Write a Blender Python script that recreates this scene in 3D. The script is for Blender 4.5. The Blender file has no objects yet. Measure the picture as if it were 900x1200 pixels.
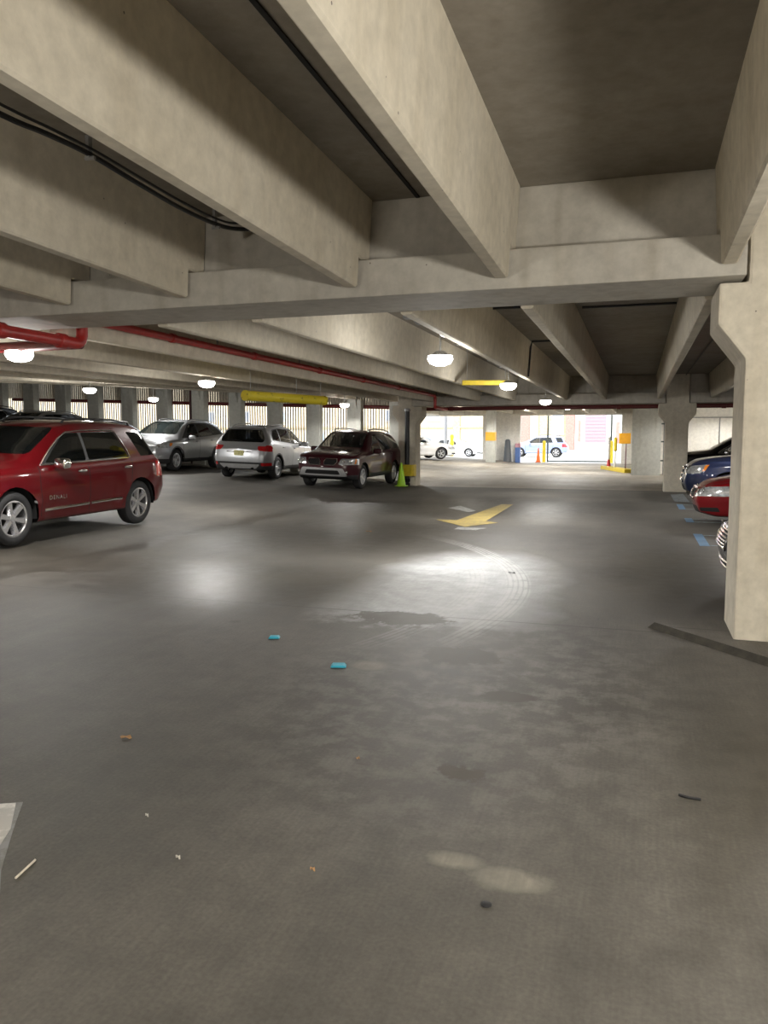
import bpy, bmesh, math, random
from math import sin, cos, pi, radians, hypot
from mathutils import Vector, Matrix
from mathutils.bvhtree import BVHTree
from mathutils.interpolate import poly_3d_calc
random.seed(7)
SC = bpy.context.scene
COL = SC.collection

# ------------------------------------------------------------------ materials
MATS = {}
def new_mat(name):
    m = bpy.data.materials.new(name); m.use_nodes = True
    nt = m.node_tree; nt.nodes.clear()
    out = nt.nodes.new('ShaderNodeOutputMaterial')
    p = nt.nodes.new('ShaderNodeBsdfPrincipled')
    nt.links.new(p.outputs[0], out.inputs[0])
    return m, nt, p, out
def N(nt, t, **kw):
    n = nt.nodes.new(t)
    for k, v in kw.items():
        if k.startswith('i_'):
            key = k[2:]
            n.inputs[int(key) if key.isdigit() else key].default_value = v
        else: setattr(n, k, v)
    return n
def L(nt, a, b): nt.links.new(a, b)
def ramp(nt, stops):
    r = nt.nodes.new('ShaderNodeValToRGB'); e = r.color_ramp.elements
    while len(e) < len(stops): e.new(.5)
    for q, (p, c) in zip(e, stops):
        q.position = p; q.color = (c[0], c[1], c[2], 1) if hasattr(c, '__len__') else (c, c, c, 1)
    return r
def mixc(nt, a, b, fac, mode='MIX'):
    m = nt.nodes.new('ShaderNodeMix'); m.data_type = 'RGBA'; m.blend_type = mode
    for sock, v in ((m.inputs[0], fac), (m.inputs[6], a), (m.inputs[7], b)):
        if hasattr(v, 'is_linked') or hasattr(v, 'links'): nt.links.new(v, sock)
        elif hasattr(v, '__len__'): sock.default_value = (v[0], v[1], v[2], 1)
        else: sock.default_value = v
    return m.outputs[2]
def math_(nt, op, a, b=None, clamp=False):
    m = nt.nodes.new('ShaderNodeMath'); m.operation = op; m.use_clamp = clamp
    for i, v in enumerate((a, b)):
        if v is None: continue
        if hasattr(v, 'links'): nt.links.new(v, m.inputs[i])
        else: m.inputs[i].default_value = v
    return m.outputs[0]
def simple(name, col, rough=.5, metal=0., coat=0., spec=.5, noise=.08, scale=12., alpha=1., emis=None, estr=0., bump=0.):
    """plain surface with a little procedural unevenness"""
    if name in MATS: return MATS[name]
    m, nt, p, out = new_mat(name)
    tc = N(nt, 'ShaderNodeTexCoord'); nz = N(nt, 'ShaderNodeTexNoise', i_Scale=scale, i_Detail=4.)
    L(nt, tc.outputs['Object'], nz.inputs['Vector'])
    lo = [max(0, c*(1-noise)) for c in col]; hi = [min(1, c*(1+noise)) for c in col]
    r = ramp(nt, [(.3, lo), (.7, hi)]); L(nt, nz.outputs[0], r.inputs[0])
    L(nt, r.outputs[0], p.inputs['Base Color'])
    p.inputs['Roughness'].default_value = rough; p.inputs['Metallic'].default_value = metal
    p.inputs['Coat Weight'].default_value = coat; p.inputs['Coat Roughness'].default_value = .04
    p.inputs['Specular IOR Level'].default_value = spec; p.inputs['Alpha'].default_value = alpha
    if emis: p.inputs['Emission Color'].default_value = (*emis, 1); p.inputs['Emission Strength'].default_value = estr
    if bump:
        b = N(nt, 'ShaderNodeBump', i_Strength=bump, i_Distance=.02); L(nt, nz.outputs[0], b.inputs['Height']); L(nt, b.outputs[0], p.inputs['Normal'])
    MATS[name] = m
    return m
def concrete(name, c0, c1, rough=.8, pores=True, streak=.35):
    m, nt, p, out = new_mat(name)
    g = N(nt, 'ShaderNodeNewGeometry')
    n1 = N(nt, 'ShaderNodeTexNoise', i_Scale=.9, i_Detail=6., i_Roughness=.6)
    n2 = N(nt, 'ShaderNodeTexNoise', i_Scale=9., i_Detail=5., i_Roughness=.65)
    mp = N(nt, 'ShaderNodeMapping'); mp.inputs['Scale'].default_value = (5., 5., .5)
    n3 = N(nt, 'ShaderNodeTexNoise', i_Scale=1., i_Detail=3.)
    for n in (n1, n2): L(nt, g.outputs['Position'], n.inputs['Vector'])
    L(nt, g.outputs['Position'], mp.inputs['Vector']); L(nt, mp.outputs[0], n3.inputs['Vector'])
    r1 = ramp(nt, [(.32, c0), (.68, c1)]); L(nt, n1.outputs[0], r1.inputs[0])
    r2 = ramp(nt, [(.3, .86), (.7, 1.08)]); L(nt, n2.outputs[0], r2.inputs[0])
    c = mixc(nt, r1.outputs[0], r2.outputs[0], 1., 'MULTIPLY')
    r3 = ramp(nt, [(.52, (1, 1, 1)), (.75, (.72, .68, .62))]); L(nt, n3.outputs[0], r3.inputs[0])
    c = mixc(nt, c, r3.outputs[0], streak, 'MULTIPLY')
    hgt = n2.outputs[0]
    if pores:
        v = N(nt, 'ShaderNodeTexVoronoi', i_Scale=7.); L(nt, g.outputs['Position'], v.inputs['Vector'])
        wn = N(nt, 'ShaderNodeTexWhiteNoise'); L(nt, v.outputs['Position'], wn.inputs['Vector'])
        near = math_(nt, 'LESS_THAN', v.outputs['Distance'], .045)
        some = math_(nt, 'LESS_THAN', wn.outputs['Value'], .33)
        c = mixc(nt, c, (.12, .10, .085), math_(nt, 'MULTIPLY', math_(nt, 'MULTIPLY', near, some), .8))
    L(nt, c, p.inputs['Base Color'])
    p.inputs['Roughness'].default_value = rough; p.inputs['Specular IOR Level'].default_value = .3
    b = N(nt, 'ShaderNodeBump', i_Strength=.25, i_Distance=.01); L(nt, hgt, b.inputs['Height']); L(nt, b.outputs[0], p.inputs['Normal'])
    MATS[name] = m
    return m

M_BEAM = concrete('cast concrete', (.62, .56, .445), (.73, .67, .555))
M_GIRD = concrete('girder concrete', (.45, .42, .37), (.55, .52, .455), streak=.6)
M_COLM = concrete('column concrete', (.60, .545, .44), (.71, .655, .545), streak=.5)
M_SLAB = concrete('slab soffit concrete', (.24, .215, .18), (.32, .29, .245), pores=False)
M_WALL = concrete('wall concrete', (.52, .49, .43), (.60, .57, .51), pores=False)
M_WHITEW = concrete('pale painted wall', (.72, .69, .62), (.80, .77, .70), pores=False, streak=.2)
M_PIL = concrete('pilaster concrete', (.47, .47, .43), (.57, .57, .52), streak=.5)

# ------------------------------------------------------------------ object helpers
def link(name, bm, mat, parent=None, smooth=None, recalc=False):
    if recalc: bmesh.ops.recalc_face_normals(bm, faces=bm.faces[:])
    me = bpy.data.meshes.new(name); bm.to_mesh(me); bm.free()
    for m in (mat if isinstance(mat, (list, tuple)) else [mat]): me.materials.append(m)
    if smooth is not None:
        for p in me.polygons: p.use_smooth = True
        me.set_sharp_from_angle(angle=radians(smooth))
    o = bpy.data.objects.new(name, me); COL.objects.link(o)
    if parent: o.parent = parent
    return o
def tag(o, label, cat, group=None, kind=None):
    o['label'] = label; o['category'] = cat
    if group: o['group'] = group
    if kind: o['kind'] = kind
    return o
def struct(o, label=None):
    o['kind'] = 'structure'
    if label: o['label'] = label
    return o
def empty(name, loc, rz=0, roll=(0, 0)):
    o = bpy.data.objects.new(name, None); COL.objects.link(o)
    o.empty_display_size = .2; o.location = loc; o.rotation_euler = (roll[0], roll[1], rz)
    return o
def add_box(bm, x0, x1, y0, y1, z0, z1, bev=0., mi=0):
    vs = [bm.verts.new(c) for c in ((x0,y0,z0),(x1,y0,z0),(x1,y1,z0),(x0,y1,z0),(x0,y0,z1),(x1,y0,z1),(x1,y1,z1),(x0,y1,z1))]
    fs = [bm.faces.new([vs[i] for i in q]) for q in ((3,2,1,0),(4,5,6,7),(0,1,5,4),(1,2,6,5),(2,3,7,6),(3,0,4,7))]
    for f in fs: f.material_index = mi
    if bev:
        ed = list({e for f in fs for e in f.edges})
        r = bmesh.ops.bevel(bm, geom=ed, offset=bev, segments=2, profile=.6, affect='EDGES')
        for f in r['faces']: f.material_index = mi
    return vs
def box(name, x0, x1, y0, y1, z0, z1, mat, parent=None, bev=0.):
    bm = bmesh.new(); add_box(bm, x0, x1, y0, y1, z0, z1, bev)
    return link(name, bm, mat, parent)
def add_prism(bm, poly, axis, a0, a1, bev=0.):
    """poly: 2-D outline, extruded along axis ('x','y','z') from a0 to a1"""
    def p3(p, a):
        return {'x': (a, p[0], p[1]), 'y': (p[0], a, p[1]), 'z': (p[0], p[1], a)}[axis]
    A = [bm.verts.new(p3(p, a0)) for p in poly]; B = [bm.verts.new(p3(p, a1)) for p in poly]
    fs = [bm.faces.new(A), bm.faces.new(B[::-1])]
    n = len(poly)
    for i in range(n): fs.append(bm.faces.new((A[(i+1) % n], A[i], B[i], B[(i+1) % n])))
    bmesh.ops.recalc_face_normals(bm, faces=fs)
    if bev:
        bmesh.ops.bevel(bm, geom=list({e for f in fs for e in f.edges}), offset=bev, segments=2, profile=.6, affect='EDGES')
def add_tube(bm, pts, r, n=10, caps=True, flat=1., up=None):
    pts = [Vector(p) for p in pts]
    rings = []
    prev = None
    for i, p in enumerate(pts):
        d = (pts[min(i+1, len(pts)-1)] - pts[max(i-1, 0)]).normalized()
        if prev is None:
            a = Vector(up) if up else (Vector((0, 0, 1)) if abs(d.z) < .9 else Vector((1, 0, 0)))
        else: a = prev
        s = d.cross(a)
        if s.length < 1e-6: s = d.cross(Vector((0, 1, .1)))
        s.normalize(); t = s.cross(d).normalized(); prev = t
        rr = r[i] if hasattr(r, '__len__') else r
        rings.append([bm.verts.new(p + s*(rr*cos(2*pi*k/n)) + t*(rr*flat*sin(2*pi*k/n))) for k in range(n)])
    fs = []
    for a, b in zip(rings, rings[1:]):
        for k in range(n): fs.append(bm.faces.new((a[k], a[(k+1) % n], b[(k+1) % n], b[k])))
    if caps: fs.append(bm.faces.new(rings[0][::-1])); fs.append(bm.faces.new(rings[-1]))
    bmesh.ops.recalc_face_normals(bm, faces=fs)
    return fs
def tube(name, pts, r, mat, parent=None, n=10, flat=1., up=None, smooth=40):
    bm = bmesh.new(); add_tube(bm, pts, r, n, True, flat, up)
    return link(name, bm, mat, parent, smooth=smooth)
def add_lathe(bm, prof, axis='z', n=24, c=(0, 0, 0), closed=False):
    """prof: (radius, height) pairs turned about an axis through c"""
    rings = []
    def pt(r, h, a):
        if axis == 'z': q = (r*cos(a), r*sin(a), h)
        elif axis == 'y': q = (r*cos(a), h, r*sin(a))
        else: q = (h, r*cos(a), r*sin(a))
        return (q[0]+c[0], q[1]+c[1], q[2]+c[2])
    for r, h in prof:
        if r < 1e-6: rings.append([bm.verts.new(pt(0, h, 0))])
        else: rings.append([bm.verts.new(pt(r, h, 2*pi*k/n)) for k in range(n)])
    fs = []
    pairs = list(zip(rings, rings[1:])) + ([(rings[-1], rings[0])] if closed else [])
    for a, b in pairs:
        for k in range(n):
            k2 = (k+1) % n
            if len(a) == 1 and len(b) == 1: continue
            if len(a) == 1: fs.append(bm.faces.new((a[0], b[k], b[k2])))
            elif len(b) == 1: fs.append(bm.faces.new((a[k], a[k2], b[0])))
            else: fs.append(bm.faces.new((a[k], a[k2], b[k2], b[k])))
    bmesh.ops.recalc_face_normals(bm, faces=fs)
    return fs
def lathe(name, prof, mat, parent=None, axis='z', n=24, c=(0, 0, 0), closed=False, smooth=35):
    bm = bmesh.new(); add_lathe(bm, prof, axis, n, c, closed)
    return link(name, bm, mat, parent, smooth=smooth)
def catmull(pts, k=4):
    P = [Vector(p) for p in pts]; out = []
    for i in range(len(P)-1):
        p0, p1, p2, p3 = P[max(i-1, 0)], P[i], P[i+1], P[min(i+2, len(P)-1)]
        for j in range(k):
            t = j/k
            out.append(.5*((2*p1) + (p2-p0)*t + (2*p0-5*p1+4*p2-p3)*t*t + (3*p1-p0-3*p2+p3)*t**3))
    out.append(P[-1]); return out
def lerp(a, b, t): return a + (b-a)*t
def interp(tab, x):
    if x <= tab[0][0]: return tab[0][1]
    for (a, va), (b, vb) in zip(tab, tab[1:]):
        if x <= b: return va + (vb-va)*(x-a)/(b-a)
    return tab[-1][1]
def smooth01(t):
    t = max(0., min(1., t)); return t*t*(3-2*t)
def pchip(tab, x):
    """monotone cubic through (x,y) knots"""
    n = len(tab)
    if x <= tab[0][0]: return tab[0][1]
    if x >= tab[-1][0]: return tab[-1][1]
    for i in range(n-1):
        if x <= tab[i+1][0]: break
    def slope(k): return (tab[k+1][1]-tab[k][1])/(tab[k+1][0]-tab[k][0])
    def m(k):
        if k == 0: return slope(0)
        if k == n-1: return slope(n-2)
        a, b = slope(k-1), slope(k)
        if a*b <= 0: return 0.
        return 2*a*b/(a+b)
    h = tab[i+1][0]-tab[i][0]; t = (x-tab[i][0])/h
    y0, y1, m0, m1 = tab[i][1], tab[i+1][1], m(i)*h, m(i+1)*h
    return (2*t**3-3*t*t+1)*y0 + (t**3-2*t*t+t)*m0 + (-2*t**3+3*t*t)*y1 + (t**3-t*t)*m1

# ------------------------------------------------------------------ camera
HC, FPX, PITCH, YAW = 1.6, 920., math.atan(88/920.), math.atan(298/hypot(920, 88))
cam_d = bpy.data.cameras.new('camera'); cam = bpy.data.objects.new('camera', cam_d); COL.objects.link(cam)
cam.location = (0, 0, HC); cam.rotation_euler = (pi/2-PITCH, 0, YAW)
cam_d.sensor_fit = 'VERTICAL'; cam_d.sensor_height = 36; cam_d.sensor_width = 27; cam_d.lens = 36*FPX/1200
cam_d.clip_end = 400
SC.camera = cam

def zf(u, v):
    """height of the garage deck: level on the right, rising to the left of the drain valley"""
    t = smooth01((v-4.)/4.5); x = -u-7.05
    s = 0. if x < 0 else (.11*smooth01(x/.8)*.9 if x < .5 else .082+.06*(x-.5))
    return s*t
# ------------------------------------------------------------------ car materials
def paint(name, col, metal=.35, rough=.34):
    return simple(name, col, rough=rough, metal=metal, coat=1., noise=.03, scale=3., spec=.12)
M_TIRE = simple('tyre rubber', (.018, .018, .019), rough=.75, noise=.2)
M_BLACK = simple('black plastic trim', (.02, .02, .021), rough=.5)
M_DARK = simple('dark recess', (.006, .006, .006), rough=.9)
M_CHROME = simple('chrome', (.85, .85, .86), rough=.12, metal=1., noise=.02)
M_ALLOY = simple('wheel alloy', (.70, .71, .73), rough=.32, metal=.65, noise=.03)
M_WCHR = simple('bright wheel chrome', (.74, .74, .76), rough=.22, metal=.88, noise=.02)
M_DULL = simple('silver skid plate', (.42, .42, .42), rough=.45, metal=.4)
M_GLASS = simple('tinted window glass', (.006, .008, .008), rough=.04, alpha=.72, spec=.6, noise=0.)
M_PRIV = simple('dark privacy glass', (.004, .005, .005), rough=.04, alpha=.95, spec=.6, noise=0.)
M_DGLASS = simple('deep tinted glass', (.004, .005, .005), rough=.04, alpha=.92, spec=.6, noise=0.)
M_LAMP = simple('clear headlamp lens', (.62, .64, .66), rough=.1, metal=.55, coat=1., noise=.35, scale=14.)
M_AMBER = simple('amber lens', (.85, .25, .03), rough=.15, coat=1., noise=.1)
M_RED = simple('red tail lens', (.45, .012, .015), rough=.12, coat=1., noise=.25, scale=20.)
M_SEAT = simple('dark seat fabric', (.035, .035, .037), rough=.9)
M_PLATE = simple('pale yellow plate', (.55, .53, .22), rough=.5, noise=.25, scale=25.)

def rpoly(pts, r, n=4):
    """rounded convex outline"""
    out = []; k = len(pts)
    for i in range(k):
        p, a, b = Vector(pts[i]), Vector(pts[i-1]), Vector(pts[(i+1) % k])
        da, db = (a-p), (b-p)
        rr = min(r, da.length*.45, db.length*.45)
        s, e = p + da.normalized()*rr, p + db.normalized()*rr
        for j in range(n+1):
            t = j/n
            out.append(tuple((1-t)*(1-t)*s + 2*t*(1-t)*p + t*t*e))
    return out
def circ(c, r, n=20): return [(c[0]+r*cos(2*pi*i/n), c[1]+r*sin(2*pi*i/n)) for i in range(n)]
def inside(poly, p):
    s = 0
    for i in range(len(poly)):
        a, b = poly[i-1], poly[i]
        c = (b[0]-a[0])*(p[1]-a[1]) - (b[1]-a[1])*(p[0]-a[0])
        if abs(c) < 1e-9: continue
        if s == 0: s = 1 if c > 0 else -1
        elif (c > 0) != (s > 0): return False
    return True

class Body:
    """lofted car body: x forward, y left, z up, wheels stand on z = 0"""
    def __init__(self, S):
        self.S = S; self.L = S['L']; self.hw = S['W']/2
        self.tags = ['body_shell']; self.info = {}
        self.bm = bm = bmesh.new(); self.lay = bm.faces.layers.int.new('tag')
        Lc = self.L
        ds = sorted(set([0, .02, .05, .09, .14, .2, .28, .38] + [.5+.1*i for i in range(int((Lc-1)/.1)+1)] +
                        [Lc-.5, Lc-.38, Lc-.28, Lc-.2, Lc-.14, Lc-.09, Lc-.05, Lc-.02, Lc]))
        ds = [d for i, d in enumerate(ds) if i == 0 or d-ds[i-1] > .012]
        rings = []
        for d in ds: rings.append([bm.verts.new(p) for p in self.section(d)])
        n = len(rings[0])
        for a, b in zip(rings, rings[1:]):
            for k in range(n-1): bm.faces.new((a[k], b[k], b[k+1], a[k+1]))
        self.cap(rings[0], n, 1); self.cap(rings[-1], n, -1)
        bmesh.ops.remove_doubles(bm, verts=bm.verts[:], dist=.0008)
        bmesh.ops.recalc_face_normals(bm, faces=bm.faces[:])
        bm.normal_update(); bm.verts.index_update(); bm.faces.ensure_lookup_table()
        self.tree0 = BVHTree.FromBMesh(bm)
        self.f0 = [([v.co.copy() for v in f.verts], [v.normal.copy() for v in f.verts]) for f in bm.faces]
    def normals(self, me):
        # shade every part with the normals of the uncut skin, so that seams between parts do not show
        ns = []
        for v in me.vertices:
            loc, no, i, dist = self.tree0.find_nearest(v.co)
            co, nn = self.f0[i]; w = poly_3d_calc(co, loc); n = Vector((0, 0, 0))
            for a, q in zip(w, nn): n += q*a
            ns.append(n.normalized())
        for p in me.polygons: p.use_smooth = True
        me.normals_split_custom_set_from_vertices(ns)
    def half(self, d):
        S = self.S; L_ = self.L; w = self.hw
        zt, zb, zs = pchip(S['top'], d), pchip(S['belt'], d), pchip(S['sill'], d)
        zb = min(zb, zt-.015)
        fr, rr = S.get('fr', .55), S.get('rr', .45)
        if d < fr: w *= 1 - S.get('fa', .2)*(1-d/fr)**2.3
        if d > L_-rr: w *= 1 - S.get('ra', .13)*(1-(L_-d)/rr)**2.3
        wr = pchip(S['roofw'], d)*w; cr = pchip(S['crown'], d)
        ze = zt-cr
        hgt = zb-zs
        cz = S.get('crease', .5)
        pts = [(0, zs), (.55*w, zs), (.88*w, zs), (.945*w, zs+.02), (.965*w, zs+.06), (.975*w, zs+hgt*.22),
               (.982*w, zs+hgt*(cz-.06)), (1.0*w, zs+hgt*(cz+.02)), (1.0*w, zs+hgt*.66), (.995*w, zs+hgt*.80), (.985*w, zs+hgt*.90),
               (.965*w, zs+hgt*.965), (.94*w, zb)]
        bx, bz = .94*w, zb
        bow = S.get('bow', .018)
        for t in (.2, .4, .6, .8, .93):
            pts.append((lerp(bx, wr, t) + bow*sin(pi*t)*min(1, max(0, ze-zb)/.3), lerp(bz, ze, t)))
        pts += [(wr*.985, ze+cr*.12), (wr*.93, ze+cr*.36), (wr*.8, ze+cr*.66), (wr*.6, ze+cr*.85), (wr*.3, ze+cr*.965), (0, zt)]
        return pts
    def place(self, d, y, z):
        S = self.S
        # side-view lean of the nose and tail
        f = max(0, 1-d/.8); r = max(0, 1-(self.L-d)/.8)
        x = self.L/2 - d - interp(S['nose'], z)*f*f + interp(S['tail'], z)*r*r
        # squared wheel-arch flares
        for xa in (self.L/2-S['fo'], self.L/2-S['fo']-S['wb']):
            dist = max(abs(x-xa)/1.0, (z-.0)/1.12 if z > 0 else 0)
            fl = S.get('flare', .02)
            if abs(y) > .6*self.hw and z < 1.0:
                y += math.copysign(fl*smooth01((S.get('flr', .66)-dist)/.07), y)
        return (x, y, z)
    def section(self, d):
        h = self.half(d)
        left = [(y, z) for y, z in h]
        right = [(-y, z) for y, z in h[-2::-1]]
        return [self.place(d, y, z) for y, z in left+right]
    def cap(self, ring, n, sgn):
        bm = self.bm; half = n//2; M = 10
        bul = self.S.get('bulge', .07) if sgn > 0 else self.S.get('rbulge', .04)
        rows = []
        for k in range(2, half):
            a, b = ring[k], ring[n-1-k]
            row = [a]
            for j in range(1, M):
                t = j/M; p = a.co.lerp(b.co, t); q = 2*t-1
                p.x += sgn*bul*(1-q*q)
                row.append(bm.verts.new(p))
            row.append(b); rows.append(row)
        for r0, r1 in zip(rows, rows[1:]):
            for j in range(M): bm.faces.new((r0[j], r1[j], r1[j+1], r0[j+1]))
        top = ring[half]; last = rows[-1]
        for j in range(M): bm.faces.new((last[j], top, last[j+1]))
        bot = [ring[1], ring[0], ring[n-2]] if False else None
        r0 = rows[0]
        c = bm.verts.new((r0[0].co + r0[-1].co)/2)
        for j in range(M): bm.faces.new((r0[j], r0[j+1], c))
    # --- cutting outlines into the skin
    AX = {'xz': (0, 2, 1), 'yz': (1, 2, 0), 'xy': (0, 1, 2)}
    def tid(self, name):
        if name not in self.tags: self.tags.append(name)
        return self.tags.index(name)
    def cut(self, poly, ax, filt, name=None, test=None):
        """score the convex outline into the faces that pass filt; give those inside it the tag"""
        bm = self.bm; i, j, k = self.AX[ax]
        lo = [min(p[q] for p in poly) for q in (0, 1)]; hi = [max(p[q] for p in poly) for q in (0, 1)]
        def near():
            out = []
            for f in bm.faces:
                a = [v.co[i] for v in f.verts]; b = [v.co[j] for v in f.verts]
                if max(a) < lo[0]-1e-4 or min(a) > hi[0]+1e-4 or max(b) < lo[1]-1e-4 or min(b) > hi[1]+1e-4: continue
                if filt(f): out.append(f)
            return out
        for q in range(len(poly)):
            a, b = poly[q-1], poly[q]
            if hypot(b[0]-a[0], b[1]-a[1]) < 1e-5: continue
            fs = near()
            # only faces that the segment's own box reaches
            sel = []
            for f in fs:
                A = [v.co[i] for v in f.verts]; B = [v.co[j] for v in f.verts]
                if max(A) < min(a[0], b[0])-.12 or min(A) > max(a[0], b[0])+.12 or max(B) < min(a[1], b[1])-.12 or min(B) > max(a[1], b[1])+.12: continue
                sel.append(f)
            if not sel: continue
            co = [0, 0, 0]; no = [0, 0, 0]
            co[i], co[j] = a; no[i], no[j] = -(b[1]-a[1]), b[0]-a[0]
            geom = list(set(sel) | {e for f in sel for e in f.edges} | {v for f in sel for v in f.verts})
            bmesh.ops.bisect_plane(bm, geom=geom, dist=1e-5, plane_co=co, plane_no=no)
        bm.normal_update()
        got = []
        for f in near():
            c = f.calc_center_median()
            if inside(poly, (c[i], c[j])) and (test is None or test(f, c)):
                got.append(f)
                if name: f[self.lay] = self.tid(name)
        return got
    def X(self, d): return self.L/2 - d
    def dz(self, pts): return [(self.L/2-d, z) for d, z in pts]
    def side(self, pts, name, r=.03, s=0, n=3, nmin=.35, test=None):
        """outline in (distance behind the nose, height) on the flanks; s picks one flank"""
        poly = rpoly(self.dz(pts), r, n) if r else self.dz(pts)
        return self.cut(poly, 'xz', lambda f: abs(f.normal.y) > nmin and (s == 0 or f.calc_center_median().y*s > 0), name, test)
    def front(self, pts, name, r=.02, n=3, zone=1.1, nmin=.12, sgn=1, test=None):
        poly = rpoly(pts, r, n) if r else pts
        lim = self.L/2-zone
        return self.cut(poly, 'yz', lambda f: f.normal.x*sgn > nmin and f.calc_center_median().x*sgn > lim, name, test)
    def arch(self, d, r, R, trim=None, trimw=.06):
        x = self.X(d); w = self.hw
        zone = lambda f: abs(f.calc_center_median().y) > .45*w
        if trim:
            self.cut(circ((x, r), R+trimw, 24), 'xz', lambda f: abs(f.normal.y) > .3 and abs(f.calc_center_median().y) > .7*w, trim)
        got = self.cut(circ((x, r), R, 24), 'xz', zone)
        bmesh.ops.delete(self.bm, geom=got, context='FACES')
    def bvh(self): self.tree = BVHTree.FromBMesh(self.bm); return self.tree
    def on_side(self, d, z, s, off=0.):
        loc, no, i, dist = self.tree.ray_cast(Vector((self.X(d), 2.*s, z)), Vector((0, -s, 0)))
        if loc is None: return Vector((self.X(d), self.hw*s, z))
        return loc + no*off if no.y*s > 0 else loc - no*off
    def on_front(self, y, z, off=0., sgn=1):
        loc, no, i, dist = self.tree.ray_cast(Vector((4.*sgn, y, z)), Vector((-sgn, 0, 0)))
        if loc is None: return Vector((self.L/2*sgn, y, z))
        return loc + no*(off if no.x*sgn > 0 else -off)
    def on_top(self, d, y, off=0.):
        loc, no, i, dist = self.tree.ray_cast(Vector((self.X(d), y, 3.)), Vector((0, 0, -1)))
        if loc is None: return Vector((self.X(d), y, 1.6))
        return loc + no*(off if no.z > 0 else -off)
    def split(self, name):
        """faces of one tag as a bmesh of their own"""
        t = self.tags.index(name); nb = bmesh.new(); vm = {}
        for f in self.bm.faces:
            if f[self.lay] != t: continue
            vs = []
            for v in f.verts:
                if v.index not in vm: vm[v.index] = nb.verts.new(v.co)
                vs.append(vm[v.index])
            try: nb.faces.new(vs)
            except ValueError: pass
        return nb

WHEELS = {}
def wheel_mesh(key, r, wdt, rimr, n, sw, mat, twin=0., paintrim=False):
    if key in WHEELS: return WHEELS[key]
    h = wdt/2
    bm = bmesh.new()
    prof = [(rimr, -h*.86), (rimr+.015, -h*.97), ((r+rimr)/2, -h*1.03), (r-.03, -h*.9), (r-.008, -h*.72), (r, -h*.35), (r, h*.35), (r-.008, h*.72), (r-.03, h*.9),
            ((r+rimr)/2, h*1.03), (rimr+.015, h*.97), (rimr, h*.86)]
    add_lathe(bm, prof, 'y', 40, closed=True)
    me1 = bpy.data.meshes.new('wheel'); bm.to_mesh(me1); bm.free(); me1.materials.append(M_TIRE)
    for p in me1.polygons: p.use_smooth = True
    me1.set_sharp_from_angle(angle=radians(35))
    bm = bmesh.new()
    add_lathe(bm, [(rimr+.004, h*.88), (rimr-.012, h*.9), (rimr-.024, h*.78), (rimr-.03, -h*.8), (rimr+.004, -h*.86)], 'y', 40)
    add_lathe(bm, [(0, h*.72), (.045, h*.72), (.062, h*.62), (.07, h*.3), (.075, 0)], 'y', 20)
    for f in bm.faces: f.material_index = 0
    fs = add_lathe(bm, [(0, -h*.05), (rimr-.03, -h*.05)], 'y', 32)
    for f in fs: f.material_index = 1
    for k in range(n):
        a0 = 2*pi*k/n + pi/2
        for off in ((-twin, twin) if twin else (0.,)):
            a = a0+off
            u, t = Vector((cos(a), 0, sin(a))), Vector((-sin(a), 0, cos(a)))
            ws, we = sw*.75, sw
            A = [u*.04 + t*ws*sx + Vector((0, yy, 0)) for sx, yy in ((-1, h*.28), (-.6, h*.68), (.6, h*.68), (1, h*.28))]
            B = [u*(rimr-.02) + t*we*sx + Vector((0, yy, 0)) for sx, yy in ((-1, h*.4), (-.7, h*.82), (.7, h*.82), (1, h*.4))]
            va = [bm.verts.new(p) for p in A]; vb = [bm.verts.new(p) for p in B]
            for q in range(4): bm.faces.new((va[q], va[(q+1) % 4], vb[(q+1) % 4], vb[q]))
    bmesh.ops.recalc_face_normals(bm, faces=bm.faces[:])
    me2 = bpy.data.meshes.new('rim'); bm.to_mesh(me2); bm.free(); me2.materials.append(mat); me2.materials.append(M_DARK)
    for p in me2.polygons: p.use_smooth = True
    me2.set_sharp_from_angle(angle=radians(30))
    WHEELS[key] = (me1, me2)
    return WHEELS[key]

def add_ellips(bm, c, rx, ry, rz, nu=14, nv=9, pw=1.):
    rows = []
    for j in range(nv+1):
        ph = -pi/2 + pi*j/nv
        rows.append([bm.verts.new((c[0] + rx*math.copysign(abs(cos(ph)*cos(2*pi*i/nu))**pw, cos(2*pi*i/nu)), c[1] + ry*math.copysign(abs(cos(ph)*sin(2*pi*i/nu))**pw, sin(2*pi*i/nu)), c[2] + rz*math.copysign(abs(sin(ph))**pw, sin(ph)))) for i in range(nu)])
    fs = []
    for a, b in zip(rows, rows[1:]):
        for i in range(nu): fs.append(bm.faces.new((a[i], a[(i+1) % nu], b[(i+1) % nu], b[i])))
    return fs

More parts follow.
